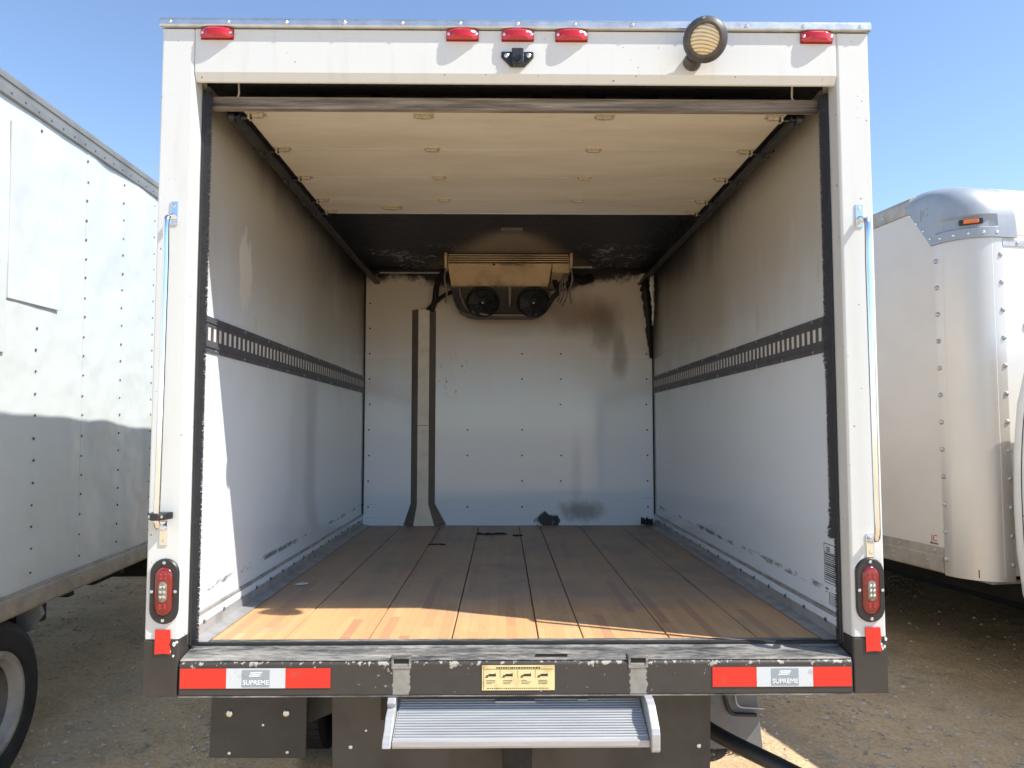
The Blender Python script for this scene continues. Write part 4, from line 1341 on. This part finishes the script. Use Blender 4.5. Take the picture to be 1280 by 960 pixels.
# ------------------------------------------------------------------ truck with the polished corner on the right, nose towards the camera
PSI = math.radians(10)
Rr = thing('box_truck', 'white box truck on the right with polished metal corner and grey cap', 'truck', (2.635, 1.705, 0), (0, 0, PSI), GROUP)
r = 0.225
W = 2.40
LB = 6.4
zb, zc, zt = 0.715, 2.70, 3.075
def corner(s_side, s_front, u1, v1, n=10, rr=r):
    """plan outline of the near front corner from the side (v1) round to the front (u1)"""
    pts = [(s_side, v1), (s_side, s_front + rr)]
    for i in range(1, n):
        a = math.pi / 2 * i / n
        pts.append((s_side + rr - rr * math.cos(a), s_front + rr - rr * math.sin(a)))
    return pts + [(s_side + rr, s_front), (u1, s_front)]
def shell(ringset, th):
    """closed thin shell from outer rings (each a plan polyline at its own z), thickened inwards"""
    mb = MB()
    n = len(ringset[0])
    outer = [[Vector(p) for p in rg] for rg in ringset]
    cx, cy = 1.2, 1.2
    inner = [[p + (Vector((cx, cy, p.z - 0.3)) - p).normalized() * th for p in rg] for rg in outer]
    vs = [p for rg in outer for p in rg] + [p for rg in inner for p in rg]
    m = len(outer)
    N1 = n * m
    fs = []
    for k in range(m - 1):
        for i in range(n - 1):
            a = k * n + i
            fs.append((a, a + 1, a + n + 1, a + n))
            fs.append((N1 + a, N1 + a + n, N1 + a + n + 1, N1 + a + 1))
    rim = list(range(n)) + [k * n + n - 1 for k in range(1, m)] + [(m - 1) * n + i for i in range(n - 2, -1, -1)] + [k * n for k in range(m - 2, 0, -1)]
    for q in range(len(rim)):
        a, b = rim[q], rim[(q + 1) % len(rim)]
        fs.append((a, a + N1, b + N1, b))
    return mb.add(vs, fs)
# polished corner column
rings = [[(p[0], p[1], z) for p in corner(-0.004, -0.004, r + 0.018, r + 0.018, 14)] for z in (zb - 0.01, 1.2, 1.9, zc + 0.02)]
colm = shell(rings, 0.012).build('corner_column', 'stainless', Rr, smooth=40)
for u, v, d in ((-0.004, r + 0.004, (-1, 0, 0)), (r + 0.004, -0.004, (0, -1, 0))):
    mb = MB()
    z = 0.80
    while z < zc - 0.05:
        mb.lathe((u, v, z), d, [(0.015, 0), (0.014, 0.005), (0.009, 0.010), (0.003, 0.012)], 12)
        z += 0.163
    mb.build('rivets', 'dull_aluminium', colm, smooth=40, kind='stuff')
# walls
MB().prism([(r - 0.05, zb + 0.02), (r - 0.05, zc + 0.02), (0.46, zt - 0.06), (LB, zt - 0.06), (LB, zb + 0.02)], 'x', 0.0, 0.05).build('side_wall', 'frp_cream', Rr, 0.002)
box('side_wall', 'frp_cream', Rr, W - 0.05, W, 0.05, LB, zb + 0.02, zt - 0.06, 0.002)
box('front_wall', 'white_paint', Rr, r - 0.05, W - 0.052, 0.0, 0.05, zb + 0.02, zc + 0.01, 0.002)
box('front_seam', 'dull_aluminium', Rr, r + 0.02, W - 0.06, -0.006, -0.001, zc - 0.055, zc - 0.015, 0.001)
mb = MB()
u = r + 0.12
while u < W:
    mb.lathe((u, -0.006, zc - 0.035), (0, -1, 0), [(0.012, 0), (0.010, 0.004), (0.003, 0.008)], 10)
    mb.lathe((u, -0.002, zc + 0.02), (0, -1, 0), [(0.007, 0), (0.004, 0.004)], 8)
    u += 0.21
mb.build('rivets', 'dull_aluminium', Rr, kind='stuff')
MB().lathe((r + 0.17, 0.0, 2.18), (0, -1, 0), [(0.024, 0), (0.022, 0.012), (0.010, 0.016)], 16).build('front_button', 'mud_grey', Rr, smooth=40)
box('rear_wall', 'frp_cream', Rr, 0.05, W - 0.05, LB - 0.04, LB - 0.001, zb + 0.02, zt - 0.06, 0)
# curved nose above the front wall and the roof
def s_front(z):
    f = max(0.0, min(1.0, (z - (zc + 0.07)) / (zt - zc - 0.07)))
    return 0.30 * (1 - math.sqrt(max(0.0, 1 - f ** 2.2)))
def s_side(z):
    f = max(0.0, min(1.0, (z - (zt - 0.10)) / 0.10))
    return 0.10 * (1 - math.sqrt(max(0.0, 1 - f * f)))
prof = [(0.0, zc + 0.012)] + [(s_front(z) , z) for z in [zc + 0.05 + (zt - zc - 0.05) * i / 14 for i in range(15)]]
MB().prism([(v, z) for v, z in prof] + [(LB, zt), (LB, zt - 0.05), (0.45, zt - 0.05), (0.06, zc + 0.012)], 'x', r + 0.10, W - 0.002).build('roof', 'frp_cream', Rr, smooth=35)
rl = MB().prism([(0.10, zt - 0.014), (0.02, zt - 0.018), (-0.008, zt - 0.034), (-0.012, zt - 0.05), (-0.012, zt - 0.128), (0.0, zt - 0.132), (0.10, zt - 0.132)], 'y', r + 0.20, LB).build('roof_rail', 'dusty_rail', Rr, 0.001)
mb = MB()
v = r + 0.45
while v < LB:
    mb.lathe((-0.012, v, zt - 0.09), (-1, 0, 0), [(0.012, 0), (0.010, 0.004), (0.004, 0.008)], 10)
    v += 0.45
mb.build('rivets', 'dull_aluminium', rl, kind='stuff')
MB().prism([(0.09, zt - 0.006), (r + 0.12, zt - 0.006), (r + 0.12, zt - 0.03), (0.09, zt - 0.03)], 'y', 1.0, LB).build('roof_edge', 'frp_cream', Rr)
# grey moulded corner cap with its recess
rings = []
zz = [zc - 0.005, zc + 0.045, zc + 0.052, zc + 0.060, zc + 0.118, zc + 0.132, zc + 0.150, zc + 0.19, zc + 0.23, zc + 0.27, zc + 0.30, zc + 0.32, zt - 0.004, zt + 0.008]
for k, z in enumerate(zz):
    f = (z - zc) / (zt - zc)
    vmax = r + 0.03 + 0.27 * max(0, f)
    umax = r + 0.05 - 0.02 * f + (s_front(z) * 0.2)
    rec = 0.016 if zc + 0.055 < z < zc + 0.125 else 0.0
    ss, sf = s_side(z) - 0.016, s_front(z) - 0.016
    rr = r * (1 - 0.45 * max(0.0, f - 0.4))
    pts = corner(ss, sf, umax + 0.06, max(vmax, sf + rr + 0.01), 12, rr)
    q = []
    for i, p in enumerate(pts):
        inside = 2 <= i <= len(pts) - 3
        if inside and rec:
            c = Vector((ss + rr, sf + rr))
            d = (c - Vector(p)).normalized()
            p = (p[0] + d.x * rec, p[1] + d.y * rec)
        q.append((p[0], p[1], z))
    rings.append(q)
capo = shell(rings, 0.010).build('corner_cap', 'cap_grey', Rr, smooth=32)
a0 = math.radians(52)
ss, sf = -0.016, -0.016
cc = Vector((ss + r, sf + r, zc + 0.090))
dirv = Vector((-math.cos(a0), -math.sin(a0), 0))
tan = Vector((-dirv.y, dirv.x, 0))
pc = cc + dirv * (r - 0.012)
am = MB().obox(pc + dirv * 0.004, tan * 0.062, dirv * 0.008, Vector((0, 0, 0.017))).build('marker_light', 'black_plastic', capo, 0.006)
MB().obox(pc + dirv * 0.014, tan * 0.040, dirv * 0.010, Vector((0, 0, 0.012))).build('amber_lens', 'amber_lens', capo, 0.006)
mb = MB()
for k in range(5):
    a = math.radians(8 + 20 * k)
    d = Vector((-math.cos(a), -math.sin(a), 0))
    mb.lathe(Vector((ss + r, sf + r, zc + 0.022)) + d * r, d, [(0.010, 0), (0.008, 0.003), (0.003, 0.005)], 8)
for k in range(4):
    mb.lathe((ss - 0.001, r + 0.03 + 0.055 * k, zc + 0.04 + 0.062 * k), (-1, 0, 0), [(0.009, 0), (0.008, 0.003), (0.003, 0.005)], 8)
mb.build('rivets', 'silver_screw', capo, kind='stuff')
SIDE = Matrix(((0, 0, -1, 0), (-1, 0, 0, 0), (0, 1, 0, 0), (0, 0, 0, 1)))     # text on a face looking along -x
lettering('embossed_letters', 'JC', 0.075, Matrix.Translation((-0.017, r + 0.075, zc + 0.21)) @ SIDE, 'cap_grey', capo, 0.002)
# bottom rail with bolts, maker's mark
bl = MB().prism([(-0.010, zb + 0.15), (-0.010, zb + 0.10), (-0.018, zb + 0.095), (-0.018, zb + 0.010), (-0.010, zb), (0.06, zb), (0.06, zb + 0.15)], 'y', r + 0.02, LB).build('bottom_rail', 'dusty_rail', Rr, 0.001)
mb = MB()
v = r + 0.09
while v < LB:
    mb.lathe((-0.010, v, zb + 0.125), (-1, 0, 0), [(0.012, 0), (0.010, 0.005), (0.004, 0.009)], 10)
    mb.lathe((-0.018, v + 0.05, zb + 0.06), (-1, 0, 0), [(0.009, 0), (0.008, 0.004), (0.003, 0.007)], 10)
    mb.lathe((-0.018, v + 0.05, zb + 0.03), (-1, 0, 0), [(0.009, 0), (0.008, 0.004), (0.003, 0.007)], 10)
    v += 0.30
mb.build('bolts', 'dusty_rail', bl, smooth=40, kind='stuff')
mark = lettering('maker_mark', 'JC', 0.055, Matrix.Translation((-0.001, r + 0.10, zb + 0.195)) @ SIDE, 'red_ink', Rr)
mb = MB()
for i in range(5):
    mb.box(-0.0014, -0.0002, r + 0.07 + i * 0.014, r + 0.079 + i * 0.014, zb + 0.160, zb + 0.170)
mb.build('maker_print', 'ink', Rr)
box('under_tray', 'dull_aluminium', Rr, 0.14, 0.42, 0.05, 0.25, zb - 0.035, zb - 0.012, 0.003)
box('floor_pan', 'chassis', Rr, 0.06, W - 0.06, 0.06, LB - 0.05, zb + 0.005, zb + 0.05, 0)
for u in (0.78, 1.62):
    box('chassis_rail', 'chassis', Rr, u - 0.04, u + 0.04, -2.6, LB, 0.46, 0.70, 0.004)
for uu, o in ((0.22, -1), (2.18, 1)):
    wheel(Rr, uu, 4.4, 0.385, 0.385, 0.22, 0.215, o, 0.12)
    wheel(Rr, uu + 0.02 * o, -2.2, 0.385, 0.385, 0.24, 0.215, o, 0.05)
MB().cyl((0.3, 4.4, 0.385), (2.1, 4.4, 0.385), 0.055, n=12).build('rear_axle', 'chassis', Rr)
box('fuel_tank', 'chassis', Rr, 0.82, 1.5, 0.7, 1.7, 0.46, 0.70, 0.05)
box('tool_box', 'chassis', Rr, 1.75, 2.3, 0.15, 2.0, 0.22, 0.70, 0.03)
box('light_blocker', 'chassis', Rr, 2.33, 2.36, 0.02, LB, -0.04, 0.733, 0.003)  # unseen panel added to block sun and hide bright ground beneath the box
# van cab standing just ahead of the box
cabp = [(-0.27, 0.44), (-0.17, 0.52), (-0.11, 0.66), (-0.082, 0.90), (-0.075, 1.15), (-0.088, 1.45), (-0.125, 1.72), (-0.19, 1.93), (-0.30, 2.06), (-0.48, 2.12), (-0.95, 2.14),
        (-1.35, 2.10), (-1.62, 1.99), (-2.15, 1.42), (-2.35, 1.33), (-3.00, 1.18), (-3.14, 1.08), (-3.18, 0.80), (-3.16, 0.44),
        (-2.68, 0.44), (-2.62, 0.70), (-2.40, 0.86), (-2.0, 0.86), (-1.78, 0.70), (-1.72, 0.44)]
uL, uR = 0.135, 2.125
def cab_ring(u, inset):
    c = Vector((-1.6, 1.2))
    out = []
    for p in cabp:
        d = Vector(p) - c
        k = 1 - inset / max(d.length, 0.3)
        q = c + d * k
        out.append((u, q.x, q.y))
    return out
def uoff(p_z):
    return 0.0
cab = MB().rings([cab_ring(uL, 0.075), cab_ring(uL + 0.014, 0.028), cab_ring(uL + 0.05, 0.0), cab_ring(uR - 0.05, 0.0), cab_ring(uR - 0.014, 0.028), cab_ring(uR, 0.075)]).build('cab', 'cab_white', Rr, smooth=40)
for u, sgn in ((uL, -1), (uR, 1)):
    MB().prism([(-0.62, 1.32), (-0.62, 1.92), (-1.30, 1.94), (-1.52, 1.84), (-1.92, 1.42), (-1.92, 1.32)], 'x', min(u, u + sgn * 0.003), max(u, u + sgn * 0.003)).build('side_window', 'dark_glass', cab)
    pts = [(u + sgn * 0.0005, v, z) for v, z in ((-0.30, 0.50), (-0.22, 0.62), (-0.185, 0.80), (-0.172, 1.10), (-0.18, 1.40), (-0.215, 1.68), (-0.28, 1.86))]
    MB().tube(catmull(pts, 5), 0.003, 6).build('body_seam', 'ink', cab)
    MB().tube([(u + sgn * 0.0005, -0.175, 1.10), (u + sgn * 0.0005, -2.1, 1.10)], 0.0025, 6).build('body_seam', 'ink', cab)
    MB().tube(catmull([(u + sgn * 0.0005, v, z) for v, z in ((-0.56, 0.55), (-0.54, 1.2), (-0.56, 1.9), (-0.7, 2.0), (-1.3, 2.0), (-1.62, 1.86), (-2.02, 1.42), (-2.05, 0.9))], 5), 0.003, 6).build('door_seam', 'ink', cab)
    a, b = sorted((u - sgn * 0.001, u + sgn * 0.018))
    box('door_handle', 'black_plastic', cab, a, b, -0.82, -0.64, 1.20, 1.24, 0.006)
    box('side_reflector', 'amber_lens', cab, min(a, b), max(a, b) - 0.008, -0.245, -0.215, 0.90, 0.985, 0.002)
    MB().prism([(-1.62, 1.34), (-1.62, 1.62), (-1.72, 1.66), (-1.80, 1.62), (-1.80, 1.34)], 'x', min(u + sgn * 0.06, u + sgn * 0.22), max(u + sgn * 0.06, u + sgn * 0.22)).build('mirror', 'black_plastic', cab, 0.02)
nv = Vector((0, -0.57, 0.53)).normalized()
MB().add([(uL + 0.10, -1.665, 1.955), (uR - 0.10, -1.665, 1.955), (uR - 0.08, -2.125, 1.46), (uL + 0.08, -2.125, 1.46)], [(0, 1, 2, 3)]).build('windscreen', 'dark_glass', cab)
for u in (uL + 0.25, uR - 0.25):
    box('headlight', 'clear_lens', cab, u - 0.16, u + 0.16, -3.20, -3.13, 0.88, 1.04, 0.02)
box('grille', 'black_plastic', cab, uL + 0.45, uR - 0.45, -3.20, -3.12, 0.72, 1.04, 0.01)
box('front_bumper', 'black_plastic', cab, uL - 0.01, uR + 0.01, -3.26, -3.08, 0.40, 0.62, 0.03)

# the open truck's own cab, nose away from the camera
own = copy_to(cab, T)
own.location = (1.13, 3.47, 0.0)
own.rotation_euler = (0, 0, math.pi)
for s in (-1, 1):
    wheel(T, s * 0.87, 5.67, 0.375, 0.375, 0.22, 0.215, s, 0.05)
for x in (-0.43, 0.43):
    box('front_rail', 'chassis', T, x - 0.034, x + 0.034, 3.602, 6.0, 0.465, 0.66, 0.004)

# ------------------------------------------------------------------ weed growing by the right flap
def weed(x, y, n, h, label):
    rnd = random.Random(17)
    root = thing('weed', label, 'plant', (x, y, HGT(x, y)))
    st = MB()
    lv = MB()
    for k in range(n):
        a = rnd.random() * 6.28
        l = h * rnd.uniform(0.5, 1.1)
        tip = Vector((math.cos(a) * l * 0.8, math.sin(a) * l * 0.8, l * rnd.uniform(0.4, 0.9)))
        st.tube(catmull([(0, 0, 0), tip * 0.5 + Vector((0, 0, 0.01)), tip], 3), 0.0015, 4)
        for j in range(9):
            f = 0.25 + 0.75 * rnd.random()
            p = tip * f
            b = rnd.random() * 6.28
            d = Vector((math.cos(b), math.sin(b), rnd.uniform(-0.1, 0.6))) * rnd.uniform(0.014, 0.028)
            w = d.cross(Vector((0, 0, 1))).normalized() * 0.005
            lv.add([p, p + d * 0.5 + w, p + d, p + d * 0.5 - w], [(0, 1, 2, 3)])
    st.build('stems', 'leaf', root)
    lv.build('leaves', 'leaf', root)
weed(1.12, 1.18, 16, 0.11, 'small green weed on the dirt below the grey mud flap')
